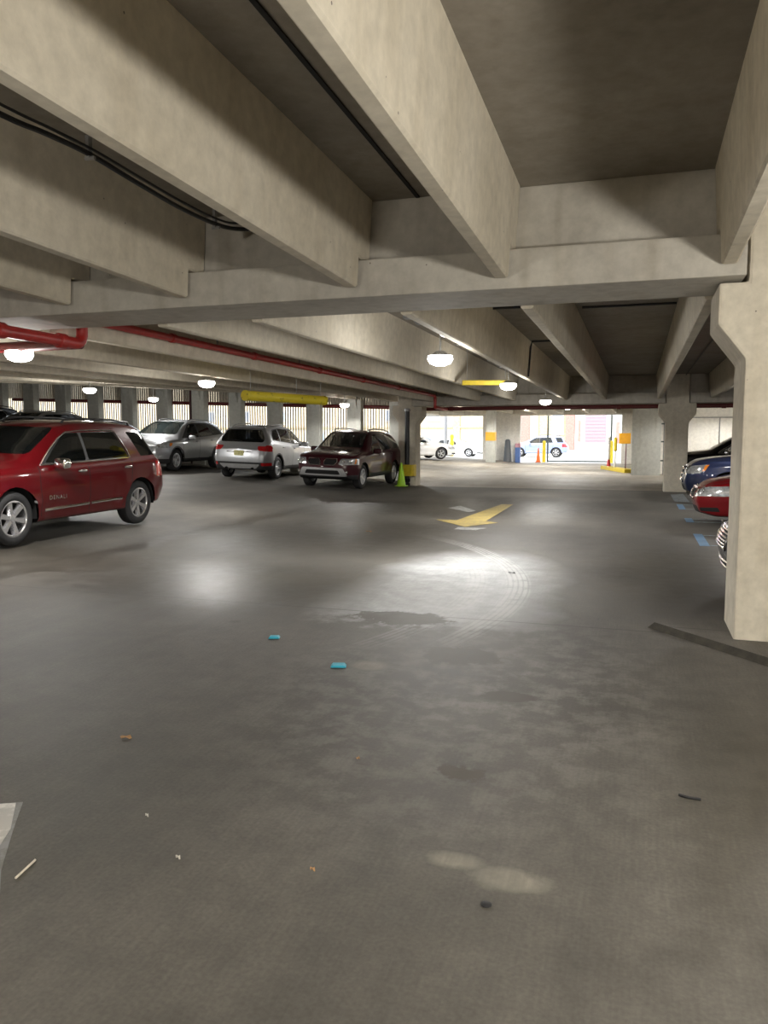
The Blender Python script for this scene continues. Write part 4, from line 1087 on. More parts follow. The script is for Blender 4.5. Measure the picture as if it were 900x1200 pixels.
# ---------------- cone
def cone(u, v, col, label, h=.71):
    z = zf(u, v); root = empty('traffic_cone', (u, v, z)); tag(root, label, 'traffic cone')
    bm = bmesh.new(); add_box(bm, -.18, .18, -.18, .18, .003, .035, .01); link('base', bm, col, root)
    lathe('cone_body', [(.15, .035), (.14, .06), (.035, h-.02), (.028, h), (.018, h), (.02, h-.05)], col, root, 'z', 24)
    return root
M_LIME = simple('lime green plastic', (.42, .78, .03), rough=.45, noise=.05)
M_CORG = simple('orange plastic', (.85, .16, .02), rough=.5, noise=.05)
cone(-7.22, 24.2, M_LIME, 'lime green traffic cone beside the rear wheel of the maroon car', .76)
# ---------------- lamps
M_LENS = simple('lit lamp lens', (.9, .9, .88), rough=.4, emis=(1., .97, .90), estr=9.)
M_HOUS = simple('lamp housing', (.55, .55, .54), rough=.4, metal=.3)
def lamp(u, v, z, zc, power, label=None, low=False):
    root = empty('ceiling_lamp', (u, v, z))
    if label: tag(root, label, 'lamp', 'hanging garage lamps')
    else: root['kind'] = 'structure'; root.name = 'trim_unseen_lamp'
    lathe('lamp_housing', [(0, .10), (.06, .10), (.09, .075), (.12, .06), (.15, .045), (.155, .04)], M_HOUS, root, 'z', 24)
    lathe('lamp_lens', [(.155, .045), (.16, .0), (.13, -.05), (.07, -.075), (0, -.08)], M_LENS, root, 'z', 24)
    tube('lamp_stem', [(0, 0, .09), (0, 0, zc-z)], .014, M_HOUS, root, n=8)
    # most of the light leaves the lens downwards, a little of it sideways
    for kind, f, dz in ((('SPOT', 1.9, -.09), ('POINT', .2, -.2)) if not low else (('POINT', 1., -.2),)):
        ld = bpy.data.lights.new('lamp_light', kind); lo_ = bpy.data.objects.new('lamp_light', ld); COL.objects.link(lo_)
        lo_.parent = root; lo_.location = (0, 0, dz); ld.energy = power*PW*f; ld.shadow_soft_size = .10 if not low else .2; ld.color = (1., .955, .87) if low else (1., .98, .94)
        if kind == 'SPOT': ld.spot_size = radians(165); ld.spot_blend = .25
    return root
PW = 1.75
lamp(-2.40, 9.75, 2.57, 3.41, 115, 'nearest hanging lamp, glowing beneath the beam in mid picture'); lamp(-2.40, 15.2, 2.57, 3.41, 110, 'hanging lamp at the right end of the yellow clearance bar')
lamp(-2.45, 22.0, 2.55, 3.40, 60, 'small bright lamp seen against the far girder, upper of a close pair'); lamp(-3.04, 36., 2.88, 3.57, 190, 'small bright lamp beyond the far girder, lower of a close pair')
lamp(-7.05, 7.7, 2.57, 3.42, 90, 'bright lamp at the left edge below the red elbow'); lamp(-8.0, 13.6, 2.63, 2.74, 85, 'bright lamp hanging above the gap between red car and silver cars')
lamp(-9.27, 24.5, 2.64, 3.5, 60, 'small lamp by the right end of the long yellow tube'); lamp(-15.1, 22.3, 2.82, 3.9, 110, 'small lamp above the silver car nearest the wall')
lamp(3.45, 33.0, 2.93, 3.58, 160, 'lamp shining on the pale wall right of the far column')
lamp(-2.45, -1.3, 2.5, 3.79, 130, None, True); lamp(2.1, 2.5, 2.08, 3.70, 150, None, True); lamp(2.1, -1.2, 2.1, 3.79, 135, None, True); lamp(2.3, -5., 2.2, 3.9, 130, None, True); lamp(-8.0, -1.5, 2.8, 3.79, 70)
lamp(2.75, 11.5, 2.57, 3.41, 60); lamp(2.75, 18.5, 2.57, 3.41, 60); lamp(-13.5, 9., 2.65, 3.5, 90); lamp(-13., 16.5, 2.75, 3.6, 120); lamp(-19, 19, 3.0, 3.9, 110); lamp(-9.5, 31., 2.9, 3.57, 160); lamp(-8.3, 41, 3.4, 3.56, 200); lamp(-5.2, 44, 3.4, 3.55, 200); lamp(-2, 44, 3.4, 3.55, 120); lamp(5, 31, 2.7, 3.55, 120)  # unseen lamps added to fill the side bays and brighten the third bay
# ---------------- clearance bars
def clearance(p0, p1, r, label, flat=False, zc=3.42):
    p0, p1 = Vector(p0), Vector(p1); c = (p0+p1)/2
    root = empty('clearance_bar', c); tag(root, label, 'clearance bar', 'yellow hanging clearance bars')
    a, b = p0-c, p1-c
    if flat:
        bm = bmesh.new(); d = (b-a).normalized(); n = Vector((-d.y, d.x, 0))*.02
        vs = [bm.verts.new(q) for q in (a-n-Vector((0, 0, r)), b-n-Vector((0, 0, r)), b+n-Vector((0, 0, r)), a+n-Vector((0, 0, r)), a-n+Vector((0, 0, r)), b-n+Vector((0, 0, r)), b+n+Vector((0, 0, r)), a+n+Vector((0, 0, r)))]
        for q in ((3, 2, 1, 0), (4, 5, 6, 7), (0, 1, 5, 4), (1, 2, 6, 5), (2, 3, 7, 6), (3, 0, 4, 7)): bm.faces.new([vs[i] for i in q])
        bmesh.ops.bevel(bm, geom=bm.edges[:], offset=.006, segments=1, affect='EDGES')
        link('bar', bm, M_YEL, root)
    else:
        bm = bmesh.new(); add_tube(bm, [a, a.lerp(b, .02), a.lerp(b, .98), b], [r, r, r, r], 20); link('bar', bm, M_TUBE, root, smooth=40)
        for e, f in ((a, b), (b, a)):
            d = (f-e).normalized(); bm = bmesh.new(); add_tube(bm, [e-d*.012, e+d*.05], r*1.06, 20); link('end_cap', bm, M_TUBE, root, smooth=40)
    for t in (.06, .62, .95) if not flat else (.1, .9):
        p = a.lerp(b, t)
        tube('hanger_wire', [p+Vector((0, 0, r*.8)), Vector((p.x, p.y, zc-c.z))], .005, M_GREY, root, n=5)
    return root
def scuffed_yellow():
    m, nt, p, out = new_mat('scuffed yellow tube')
    g = N(nt, 'ShaderNodeNewGeometry'); mp = N(nt, 'ShaderNodeMapping'); mp.inputs['Scale'].default_value = (14, 6, 14); L(nt, g.outputs['Position'], mp.inputs[0])
    n = N(nt, 'ShaderNodeTexNoise', i_Scale=1., i_Detail=5.); L(nt, mp.outputs[0], n.inputs[0])
    r = ramp(nt, [(.40, (.80, .66, .03)), (.60, (.80, .66, .03)), (.72, (.14, .12, .04))]); L(nt, n.outputs[0], r.inputs[0]); L(nt, r.outputs[0], p.inputs['Base Color']); p.inputs['Roughness'].default_value = .45
    return m
M_TUBE = scuffed_yellow()
clearance((-6.83, 12.95, 2.35), (-6.22, 15.25, 2.35), .092, 'long round yellow clearance tube hanging above the silver car seen from behind')
clearance((-3.42, 15.75, 2.69), (-2.5, 16.05, 2.69), .048, 'short flat yellow clearance bar beside the second hanging lamp', True)

# ---------------- cables and conduits
def cabl(name, pts, r, label, mat=M_CABLE):
    return tag(tube(name, catmull(pts, 5), r, mat, n=8), label, 'cable')
cabl('cable', [(-3.32, 2.6, 3.335), (-3.32, 3.56, 3.33), (-3.32, 3.9, 3.35), (-3.32, 4.29, 3.36), (-3.32, 4.75, 3.335), (-3.32, 5.3, 3.31), (-3.32, 5.8, 3.32), (-3.31, 6.15, 3.36), (-3.2, 6.4, 3.42), (-2.9, 6.42, 3.45), (-2.5, 6.42, 3.46)], .017, 'sagging black cable hanging between the overhead beams at upper left')
cabl('cable', [(-3.29, 2.6, 3.375), (-3.29, 3.56, 3.367), (-3.29, 3.9, 3.377), (-3.29, 4.29, 3.383), (-3.29, 4.75, 3.365), (-3.29, 5.3, 3.345), (-3.29, 5.8, 3.353), (-3.27, 6.1, 3.39), (-3.1, 6.36, 3.47), (-2.5, 6.38, 3.51)], .009, 'thin black cable running on top of the sagging black cable')
for v, zt in ((4.29, NT(4.29)), (5.83, NT(5.83))):
    bm = bmesh.new(); add_box(bm, -3.335, -3.31, v-.02, v+.02, 3.335 if v < 5 else 3.29, 3.47, .003)
    add_box(bm, -3.35, -3.28, v-.012, v+.012, 3.325 if v < 5 else 3.28, 3.345 if v < 5 else 3.30, .003)
    add_box(bm, -3.328, -3.318, v-.008, v+.008, 3.46, zt, .001)
    tag(link('cable_bracket', bm, M_GREY), 'grey bracket holding the black cable, %s' % ('the one at the middle of the cable' if v < 5 else 'the one next to the near girder'), 'bracket', 'cable brackets')
tag(tube('conduit', catmull([(-2.185, 7.2, 2.80), (-2.195, 7.6, 2.83), (-2.195, 7.9, 2.76), (-2.19, 8.4, 2.81), (-2.19, 9.0, 2.77), (-2.19, 9.7, 2.80), (-2.19, 10.6, 2.76), (-2.19, 11.6, 2.79), (-2.19, 12.6, 2.76), (-2.19, 13.6, 2.79), (-2.19, 15.2, 2.78)], 4), .012, M_GREY, n=6), 'loose grey cable looping along the beam that carries the lamps', 'cable')
for v in (7.55, 9.9, 12.1, 13.2): tag(box('conduit_box', -2.225, -2.168, v-.06, v+.06, 2.755, 2.86, M_GREY, None, .006), 'grey junction box on the lamp beam, %s from the near girder' % {7.55: 'first', 9.9: 'second', 12.1: 'third', 13.2: 'fourth'}[v], 'junction box', 'junction boxes on the lamp beam')
tag(tube('conduit', [(-.80, 11.5, 3.398), (.44, 11.5, 3.398)], .016, M_CABLE, n=8), 'straight black conduit across the slab between two far beams', 'conduit')
tag(tube('conduit', [(-2.0, 11.2, 3.398), (-1.08, 11.2, 3.398)], .016, M_CABLE, n=8), 'black conduit across the slab left of the mid bay beam', 'conduit')
tag(tube('conduit', [Vector((-1.08, 15.2, 3.395)), Vector((-1.96, 15.2, 3.395)), Vector((-1.985, 15.2, 3.3)), Vector((-2.02, 15.2, 2.74))], .018, M_CABLE, n=8), 'dark conduit bent down the side of the lamp beam', 'conduit')
tag(tube('conduit', [(1.25, 8.5, 3.39), (1.25, 16, 3.38), (1.25, 24.2, 3.37)], .014, M_CABLE, n=8), 'dark conduit running lengthwise on the slab toward the far column', 'conduit')

# ---------------- beyond the far girder: the third bay, entrance and street
VW = 49.5
def gz(u, v): return zf(u, v)
bm = bmesh.new(); add_box(bm, -9.35, -7.0, VW-.2, VW+.15, -.05, 3.6, .01); struct(link('wall_entrance', bm, M_WHITEW))
bm = bmesh.new(); add_box(bm, -13.4, 12, VW-.25, VW+.15, 2.92, 3.62, .01); struct(link('wall_header', bm, M_WHITEW))
bm = bmesh.new(); add_box(bm, -.95, 6., VW-.6, VW+.15, -.05, 3.0, .01); struct(link('wall_return', bm, M_WHITEW))
for i, u in enumerate((-12.2, -10.6, -9.1, -7.5, -6., -4.4, -2.9, -1.3, .2, 1.8, 3.3, 4.9)):
    o = stem(u, 25.3, 49.2, 3.06, 3.02, 3.62, 3.56); struct(o); o.name = 'trim_beam'
z_ = gz(-8.2, 45.8)
bm = bmesh.new(); add_box(bm, -8.47, -7.95, 45.6, 46.1, z_-.05, 3.6, .015)
col = tag(link('column', bm, M_PIL), 'slim distant column with an orange band, left of the street opening', 'column')
bm = bmesh.new(); add_box(bm, -8.485, -7.935, 45.585, 46.115, 1.38, 1.88); link('painted_band', bm, M_ORG, col)
# little furniture at the entrance
M_DGREY = simple('dark grey plastic', (.06, .065, .07), rough=.5); M_BLU = simple('faded blue panel', (.08, .16, .40), rough=.5)
def post(name, u, v, prof, mat, label, cat, grp=None):
    o = lathe(name, prof, mat, None, 'z', 20); o.location = (u, v, gz(u, v)); return tag(o, label, cat, grp)
post('bollard', -7.62, 48.4, [(.26, 0), (.25, .03), (.17, 1.2), (.15, 1.33), (.08, 1.38), (0, 1.38)], M_DGREY, 'dark grey tapered bollard against the pale entrance wall', 'bollard')
r_ = empty('street_bin', (-7.08, 49.0, gz(-7.08, 49))); tag(r_, 'slim blue bin at the left jamb of the street opening', 'bin')
bm = bmesh.new(); add_box(bm, -.15, .15, -.15, .15, 0, .95, .02); link('bin_body', bm, M_BLU, r_); bm = bmesh.new(); add_box(bm, -.16, .16, -.16, .16, .95, 1.2, .03); link('bin_lid', bm, simple('faded pink panel', (.55, .28, .33), rough=.5), r_)
cone(-5.98, 50.3, M_CORG, 'orange traffic cone at the street opening beside the yellow bollard', .9)
yb = [(.11, 0), (.11, 1.25), (.09, 1.33), (.04, 1.37), (0, 1.37)]
M_YELB = simple('bright bollard yellow', (.80, .62, .03), rough=.5)
post('bollard', -5.66, 50.6, yb, M_YELB, 'yellow bollard at the left gate post', 'bollard', 'yellow bollards'); post('bollard', -1.55, 50.3, yb, M_YELB, 'yellow bollard at the right gate post', 'bollard', 'yellow bollards')
root = empty('gate', (-5.5, 51.2, 0)); tag(root, 'thin dark steel gate frame across the street opening', 'gate')
M_STEEL = simple('dark green steel', (.07, .085, .08), rough=.5, metal=.3)
tube('gate_post', [(0, 0, 0), (0, 0, 3.1)], .055, M_STEEL, root, n=10); tube('gate_post', [(3.9, 0, 0), (3.9, 0, 3.1)], .06, M_STEEL, root, n=10)
tube('bottom_rail', [(0, 0, .06), (3.9, 0, .06)], .04, M_STEEL, root, n=8)
for k in range(9): tube('mesh_wire', [(.39+.39*k, 0, .06), (.39+.39*k, 0, .16)], .008, M_STEEL, root, n=5)
# traffic island with delineators and the orange sign
bm = bmesh.new(); ang = math.atan2(36.5-40.6, -.33+1.5)
d = Vector((-.28+1.5, 36.4-40.8, 0)); nrm = Vector((-d.y, d.x, 0)).normalized()*.22
A, Bq = Vector((-1.55, 40.9, 0)), Vector((-.33, 36.6, 0))
pl = [A-nrm, Bq-nrm, Bq+nrm, A+nrm]
add_prism(bm, [(p.x, p.y) for p in pl], 'z', -.02, .17, .03)
tag(link('curb_island', bm, M_YEL), 'yellow painted curb island with posts by the core wall', 'curb')
M_WR = simple('white reflective post', (.8, .78, .75), rough=.5); M_RP = simple('red post', (.55, .05, .05), rough=.5)
r_ = post('delineator', -1.35, 40.2, [(.05, 0), (.05, 1.4), (.03, 1.43), (0, 1.43)], M_WR, 'white delineator post with a red foot on the yellow island', 'post'); r_.location.z = .172
lathe('red_foot', [(.10, 0), (.09, .06), (.055, .3), (.052, .32)], M_RP, r_, 'z', 16)
r_ = post('delineator', -1.02, 39.0, [(.035, 0), (.035, 1.4), (0, 1.42)], M_WR, 'white delineator post with a yellow top on the yellow island', 'post'); r_.location.z = .172
lathe('yellow_top', [(.037, .75), (.08, .78), (.08, 1.35), (.037, 1.4)], M_YELB, r_, 'z', 16)
r_ = empty('sign', (-.52, 37.2, .172)); tag(r_, 'square orange sign on a thin dark red post', 'sign')
tube('sign_post', [(0, 0, 0), (.02, 0, 1.6)], .022, simple('maroon post', (.12, .02, .03), rough=.5), r_, n=8)
bm = bmesh.new(); add_box(bm, -.30, .20, -.055, -.025, 1.12, 1.60, .01); link('sign_panel', bm, M_ORG, r_)
# pipes and a small sign by the core wall
r_ = tag(tube('standpipe', [(1.08, 35.3, 0), (1.08, 35.3, 2.55)], .07, M_GREY, n=12), 'grey standpipe behind the far column', 'pipe', 'standpipes'); 
for z in (.6, 1.4, 2.15): box('pipe_clamp', .9, 1.4, 35.2, 35.28, z-.03, z+.03, M_STEEL, r_, .005)
tag(tube('standpipe', [(1.32, 35.4, 0), (1.32, 35.4, 2.55)], .05, M_GREY, n=12), 'grey standpipe partly hidden by the far column', 'pipe', 'standpipes')
tag(box('sign', 3.82, 4.4, 35.93, 35.98, 1.75, 2.35, simple('blue sign face', (.10, .17, .42), rough=.5), None, .01), 'small blue sign on the pale wall beside the right column', 'sign')
tag(tube('conduit', [(1.6, 35.97, 2.42), (6.5, 35.97, 2.42)], .02, M_GREY, n=6), 'thin grey conduit running level on the pale wall', 'conduit'); tag(tube('conduit', [(3.25, 35.96, 1.0), (3.25, 35.96, 2.42)], .02, M_GREY, n=6), 'thin grey conduit dropping down the pale wall', 'conduit')

# ---------------- street side building
M_BRICKR = simple('red brick', (.52, .23, .20), rough=.85, noise=.18, scale=6.); M_BRICKC = simple('cream brick', (.66, .56, .40), rough=.85, noise=.15, scale=6.); M_STONE = simple('pale stone', (.75, .72, .68), rough=.8)
M_WIN = simple('street window glass', (.30, .36, .46), rough=.1); M_DOORP = simple('mauve shutter', (.32, .25, .28), rough=.6); M_ORB = simple('tan brick', (.58, .44, .27), rough=.85, noise=.2, scale=5.)
root = empty('building', (0, 100, 0)); tag(root, 'brick building across the street with piers and a mauve shutter door', 'building')
box('brick_wall', -140, 30, 0, 8, -.1, 12, M_BRICKC, root)
def bx(n, x0, x1, y, z0, z1, m): return box(n, x0, x1, -y, .05, z0, z1, m, root, .02)
bx('brick_bay', -17.0, -12.9, .18, 0, 7, M_BRICKR); bx('brick_pier', -12.9, -11.9, .3, 0, 8, M_BRICKC); bx('brick_bay', -11.9, -8.6, .15, 0, 7, M_ORB); bx('brick_pier', -8.6, -7.5, .3, 0, 8, M_BRICKR)
fr = bx('door_surround', -7.45, -3.2, .22, 0, 5.0, M_STONE); 
sh = bx('shutter_door', -6.25, -3.75, .34, .9, 4.25, M_DOORP)
for k in range(8): box('shutter_slat', -6.2, -3.8, -.37, -.34, 1.1+.4*k, 1.13+.4*k, simple('shutter shade', (.30, .19, .25), rough=.6), sh)
bx('shutter_head', -6.25, -3.75, .36, 4.25, 4.55, simple('pale blue head', (.55, .6, .75), rough=.6)); bx('shutter_sill', -6.25, -3.75, .36, .6, .9, simple('pale blue head', (.55, .6, .75)))
bx('brick_strip', -7.1, -6.75, .26, 1.0, 3.6, M_BRICKR); bx('brick_pier', -3.2, -1.9, .3, 0, 8, M_STONE); bx('brick_strip', -2.6, -2.2, .36, .8, 3.4, M_BRICKR); bx('brick_bay', -1.9, 6, .15, 0, 7, M_BRICKR)
for x in (-16, -10.3): w = bx('window', x, x+1.5, .26, 1.8, 4.4, M_STONE); box('window_pane', x+.15, x+1.35, -.3, -.25, 1.95, 4.25, M_WIN, w)
for k in range(7):
    x = -29.5-5.5*k+3
    w = bx('window', x, x+2., .15, 3.6, 5.2, M_STONE); box('window_pane', x+.15, x+1.85, -.2, -.15, 3.75, 5.05, M_WIN, w)
    w = bx('window', x-.4, x+2.2, .15, .8, 2.2, M_WIN)
bx('stone_course', -140, -17.2, .2, 2.75, 3.0, M_ORB); bx('brick_pier', -22.8, -21.9, .25, 0, 6, M_ORB)
tag(tube('light_pole', [(-12.4, 52.0, zf(-12.4, 52)), (-12.4, 52., 3.2), (-12.4, 52, 7.5)], .12, simple('grey pole', (.30, .31, .33), rough=.5, metal=.3), n=14), 'grey lamp pole outside the left street opening', 'pole')
post('bollard', -12.05, 52.4, [(.13, 0), (.13, 1.35), (.1, 1.45), (0, 1.47)], M_YELB, 'yellow bollard at the foot of the grey lamp pole', 'bollard')

# ---------------- painted marks on the floor (thin paint films)
def paint_mark(name, poly, mat, label, cat='floor marking', group=None, dz=.004, worn=True):
    bm = bmesh.new(); vs = [bm.verts.new((u, v, zf(u, v)+dz)) for u, v in poly]; f = bm.faces.new(vs)
    if f.normal.z < 0: f.normal_flip()
    r = bmesh.ops.extrude_face_region(bm, geom=[f]); bmesh.ops.translate(bm, verts=[q for q in r['geom'] if isinstance(q, bmesh.types.BMVert)], vec=(0, 0, -.0035))
    bmesh.ops.recalc_face_normals(bm, faces=bm.faces[:])
    return tag(link(name, bm, mat), label, cat, group)
def worn_paint(name, col, wear=.5, sc=14., lo=.42):
    m, nt, p, out = new_mat(name); g = N(nt, 'ShaderNodeNewGeometry')
    n = N(nt, 'ShaderNodeTexNoise', i_Scale=sc, i_Detail=6., i_Roughness=.7); L(nt, g.outputs['Position'], n.inputs[0])
    n2 = N(nt, 'ShaderNodeTexNoise', i_Scale=2., i_Detail=3.); L(nt, g.outputs['Position'], n2.inputs[0])
    r = ramp(nt, [(lo, (1, 1, 1)), (lo+.16, (0, 0, 0))]); L(nt, n.outputs[0], r.inputs[0])
    c = mixc(nt, col, (.15, .14, .12), math_(nt, 'MULTIPLY', r.outputs[0], wear)); c2 = ramp(nt, [(.3, .8), (.7, 1.1)]); L(nt, n2.outputs[0], c2.inputs[0])
    L(nt, mixc(nt, c, c2.outputs[0], 1., 'MULTIPLY'), p.inputs['Base Color']); p.inputs['Roughness'].default_value = .6
    return m
M_PY = worn_paint('worn yellow paint', (.42, .31, .07)); M_PB = worn_paint('blue bay paint', (.12, .25, .42), .35); M_PBL = worn_paint('pale blue line paint', (.27, .33, .38), .8); M_PW = worn_paint('white paint', (.42, .42, .41), .7, 10.); M_PG = worn_paint('grey smear', (.24, .24, .235), .8, 10.)
paint_mark('painted_arrow', [(-3.05, 18.55), (-2.78, 18.6), (-2.72, 14.75), (-2.45, 14.55), (-2.9, 13.7), (-3.7, 14.75), (-3.28, 14.75)], M_PY, 'worn yellow arrow painted in the drive aisle')
paint_mark('painted_mark', [(-3.0, 13.62), (-2.5, 13.62), (-2.62, 13.25), (-3.0, 13.25)], M_PW, 'white smear of paint at the tip of the yellow arrow', dz=.003); paint_mark('painted_mark', [(-4.05, 17.3), (-3.4, 16.4), (-3.32, 16.8), (-3.9, 17.9)], M_PW, 'white smear of paint beside the yellow arrow shaft', dz=.003)
for i, (v0, v1) in enumerate(((12.35, 13.85), (15.75, 16.5), (18.5, 19.9))):
    paint_mark('bay_marking', [(.91, v0), (1.05, v0), (1.05, v1), (.91, v1)], M_PB, 'blue painted bar at the front of a right hand bay, %s' % ('nearest to the viewer', 'middle one of three', 'nearest the far column')[i], group='blue bay bars')
    for q, v in enumerate((v0+.03, v1-.2)): paint_mark('bay_line', [(1.06, v), (1.85, v+.04), (1.85, v+.10), (1.06, v+.08)], M_PBL, '%s pale blue line beginning at the %s blue bar' % (('nearer', 'farther')[q], ('nearest', 'middle', 'farthest')[i]), group='pale blue bay lines')
paint_mark('bay_marking', [(.9, 20.7), (1.25, 20.7), (1.25, 23.6), (.9, 23.2)], M_PBL, 'faded pale blue patch in front of the navy car')
paint_mark('bay_marking', [(.97, 5.62), (1.12, 5.62), (1.12, 6.05), (.97, 6.05)], M_PB, 'small blue painted bar at the foot of the near column', dz=.06)
paint_mark('floor_patch', [(-2.72, 2.55), (-2.53, 2.67), (-2.38, 2.45), (-2.2, 2.2), (-2.09, 2.08), (-2.3, 1.9), (-2.7, 2.1)], M_PG, 'grey border of the white painted patch at the left edge', dz=.002)
paint_mark('floor_patch', [(-2.85, 2.5), (-2.55, 2.65), (-2.40, 2.46), (-2.32, 2.3), (-2.6, 2.2)], worn_paint('fresh white patch', (.74, .72, .67), .45, 9., .5), 'white painted patch on the floor at the left edge', dz=.004)
# low pad round the near column
bm = bmesh.new(); lowp = [(.12, 6.86), (.93, 5.90), (3.2, 4.6), (3.2, 8.4), (.95, 7.75)]; hip = [(.175, 6.855), (.945, 5.945), (3.15, 4.68), (3.15, 8.36), (.97, 7.7)]
a_ = [bm.verts.new((x, y, .002)) for x, y in lowp]; b_ = [bm.verts.new((x, y, .052)) for x, y in hip]
for i in range(5): bm.faces.new((a_[i], a_[(i+1) % 5], b_[(i+1) % 5], b_[i]))
for f in bm.faces: f.material_index = 1
bm.faces.new(b_).material_index = 0; bmesh.ops.recalc_face_normals(bm, faces=bm.faces[:])
struct(link('trim_1', bm, [M_FLOOR, simple('packed dirt', (.045, .04, .03), rough=.9, noise=.3)]), 'low concrete pad around the near column')
# ---------------- litter
def leafm(name, u, v, size, mat, label, cat='leaf', rz=0.):
    bm = bmesh.new(); n = 8; top = []
    for k in range(n):
        a = 2*pi*k/n; r = size*(.85+.15*cos(2*a))*(1 if k % 2 else .86)
        top.append(bm.verts.new((r*cos(a), .55*r*sin(a), .006+.012*abs(sin(1.7*a)))))
    c = bm.verts.new((0, 0, .012)); 
    for k in range(n): bm.faces.new((c, top[k], top[(k+1) % n]))
    r = bmesh.ops.extrude_face_region(bm, geom=bm.faces[:]); bmesh.ops.translate(bm, verts=[q for q in r['geom'] if isinstance(q, bmesh.types.BMVert)], vec=(0, 0, -.004))
    bmesh.ops.recalc_face_normals(bm, faces=bm.faces[:])
    o = link(name, bm, mat, smooth=60); o.location = (u, v, zf(u, v)); o.rotation_euler = (0, 0, rz); return tag(o, label, cat, 'litter on the floor')
M_LEAF = simple('dry leaf', (.42, .24, .11), rough=.8, noise=.3); M_PEB = simple('pale grit', (.55, .52, .46), rough=.8); M_DK = simple('dark debris', (.02, .02, .022), rough=.6); M_CY = simple('cyan paint chip', (.05, .45, .62), rough=.4)
leafm('leaf', -2.55, 3.43, .035, M_LEAF, 'dry brown leaf on the floor at lower left', rz=.4); leafm('leaf', -1.28, 3.55, .014, M_LEAF, 'small brown leaf scrap ahead of the dry leaf', rz=1.)
leafm('pebble', -1.62, 2.47, .012, M_PEB, 'pale speck of grit right of the white patch', 'debris'); leafm('pebble', -1.10, 2.55, .012, M_LEAF, 'tan speck of grit near the bottom centre left', 'debris'); leafm('pebble', -1.93, 2.72, .009, M_PEB, 'small pale speck of grit above the larger pale speck', 'debris')
o = lathe('gum_spot', [(.019, 0), (.019, .003), (.014, .006), (0, .007)], M_DK, None, 'z', 14); o.location = (-.45, 2.54, .001); tag(o, 'round dark spot of gum on the floor, lower centre', 'debris', 'litter on the floor'); leafm('pebble', -4.3, 12.5, .06, M_LEAF, 'brown scrap on the floor in front of the parked cars', 'debris'); leafm('pebble', -1.37, 9.15, .05, M_DK, 'dark scrap on the white tyre tracks', 'debris')
o = tube('twig', [(.22, 3.62, .006), (.26, 3.6, .008), (.31, 3.6, .006)], .006, M_DK, n=6); tag(o, 'thin dark twig on the floor at right', 'debris', 'litter on the floor')
for u, v, s_, t in ((-2.72, 5.58, .045, 'cyan floor marker, the farther of two'), (-1.95, 5.01, .055, 'cyan floor marker, the nearer of two')):
    bm = bmesh.new(); add_prism(bm, [(-s_, 0), (s_, 0), (s_*.75, .016), (-s_*.75, .016)], 'y', -s_*.7, s_*.7, .003); o = link('floor_marker', bm, M_CY); o.location = (u, v, zf(u, v)+.002); o.rotation_euler = (0, 0, .3); tag(o, t, 'marker', 'cyan floor markers')
o = tube('stick', [(-2.105, 2.17, .006), (-2.125, 2.29, .007)], .0045, simple('pale wood', (.75, .68, .55), rough=.7), n=7); tag(o, 'short pale wooden stick lying beside the white patch', 'stick')

# ---------------- cars
def stall(S, u, v, head, label, roll=.03, **kw):
    return make_car(S, (u, v, zf(u, v)), head, label, 'parked cars', roll=roll if 200 < head < 300 else -roll, **kw)
RL = math.atan(.03)
def park(S, u, v, head, label, slope=.035, **kw):
    # left flank points to +u for a car facing the viewer: the deck falls that way
    lu = -sin(radians(head)); return make_car(S, (u, v, zf(u, v)), head, label, None, roll=-slope*lu, **kw)
park(terrain(P_RED, glass=M_DGLASS, extras=[ex_badge, ex_lamps(.66, .81, .06)]), -8.89, 9.85, 271., 'glossy red car at the left edge with chrome window trim and chrome wheels')
park(escape(P_SILV, extras=[ex_lamps(.70, .80, .055)]), -15.1, 23.45, 271.5, 'silver car facing the viewer, behind the red car')
park(escape(P_SILV2, extras=[ex_plate(.80, -1, M_PLATE), ex_wiper, ex_spoiler, ex_exhaust, ]), -11.6, 23.45, 94., 'bright silver car seen from behind with red tail lights and a pale plate')
park(torrent(P_MAR, extras=[ex_lamps(.62, .80, .055), ex_lamps(.78, .79, .04), ex_fog(.72, .5, .045)]), -8.42, 22.93, 269., 'maroon car with twin grilles and roof rails, beside the lime cone')
park(sedan(P_CHAR, extras=[ex_lamps(.6, .64, .05)]), -18.2, 23.3, 270., 'dark car whose roof shows between the red car and the silver car')
park(escape(P_TAN, extras=[], L=4.52), -20.9, 23.4, 270., 'tan silver car with roof rails, its roof showing above the red car')
park(terrain(P_BLK, glass=M_PRIV), -24.0, 23.4, 270., 'black car whose roof shows at the left edge above the red hood')
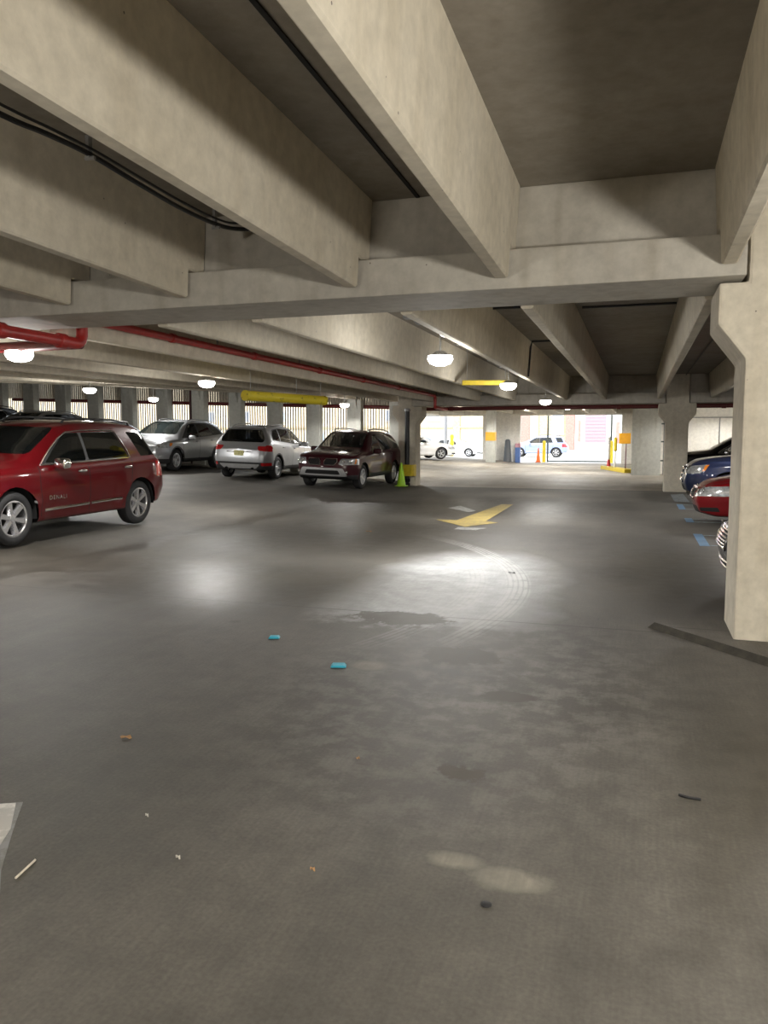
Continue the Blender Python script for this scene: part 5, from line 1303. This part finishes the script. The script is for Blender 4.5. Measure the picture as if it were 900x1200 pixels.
park(sedan(P_CHAR,
    extras=[ex_slats(.34, .50, .66, 6), ex_emblem(.72, .06, .04), ex_lamps(.66, .62, .06), ex_slats(.5, .30, .36, 2)]), 3.40, 8.75, 180., 'charcoal car with a chrome barred grille behind the near column', 0)
park(sedan(P_IMP, extras=[ex_lamps(.56, .63, .05), ex_lamps(.72, .65, .045), ex_emblem(.59, .1, .035)]), 3.55, 15.75, 180., 'cherry red low car nosing out right of the drive aisle', 0)
park(terrain(P_BLUE, extras=[ex_lamps(.66, .81, .06), ex_slats(.36, .62, .84, 3, .02)]), 3.42, 20.6, 180., 'navy blue car nosing out beside the far column', 0)
park(terrain(P_BLK, W=1.95), 3.3, 28.2, 180., 'black car behind the navy car at the right', 0)
park(sedan(P_WHT), -12.2, 42.75, 40., 'white low car half hidden by the cone column', .03)
park(terrain(P_SKY), -7.6, 64.0, 180., 'pale blue car parked in the bright street', 0)
park(sedan(P_WHT, top=[(0,.70),(.05,.78),(.2,.88),(.6,1.0),(1.1,1.12),(1.3,1.18),(1.7,1.32),(2.1,1.42),(2.4,1.47),(2.8,1.5),(3.3,1.48),(3.7,1.4),(4.2,1.2),(4.4,1.1),(4.7,1.06),(4.92,1.02),(5.0,.92)]), -14.6, 64.0, 0., 'white car bleached by daylight outside the left street opening', 0)

# ---------------- daylight
W = bpy.data.worlds.new('sky'); SC.world = W; W.use_nodes = True
nt = W.node_tree; bg = nt.nodes['Background']; bg.inputs[0].default_value = (.86, .93, 1., 1); bg.inputs[1].default_value = 2.6
sd = bpy.data.lights.new('sun', 'SUN'); so = bpy.data.objects.new('sun', sd); COL.objects.link(so); sd.energy = 4.2; sd.angle = .01; sd.color = (1., .95, .87)
so.rotation_euler = Vector((.35, .75, -.85)).to_track_quat('-Z', 'Y').to_euler()
SC.view_settings.view_transform = 'Standard'; SC.view_settings.look = 'None'; SC.view_settings.gamma = 1; SC.view_settings.use_curve_mapping = False
SC.view_settings.exposure = .35
SC.cycles.use_denoising = True; SC.cycles.max_bounces = 8; SC.cycles.diffuse_bounces = 5; SC.cycles.transparent_max_bounces = 12; SC.cycles.sample_clamp_indirect = 6.
SC.cycles.caustics_reflective = False; SC.cycles.caustics_refractive = False
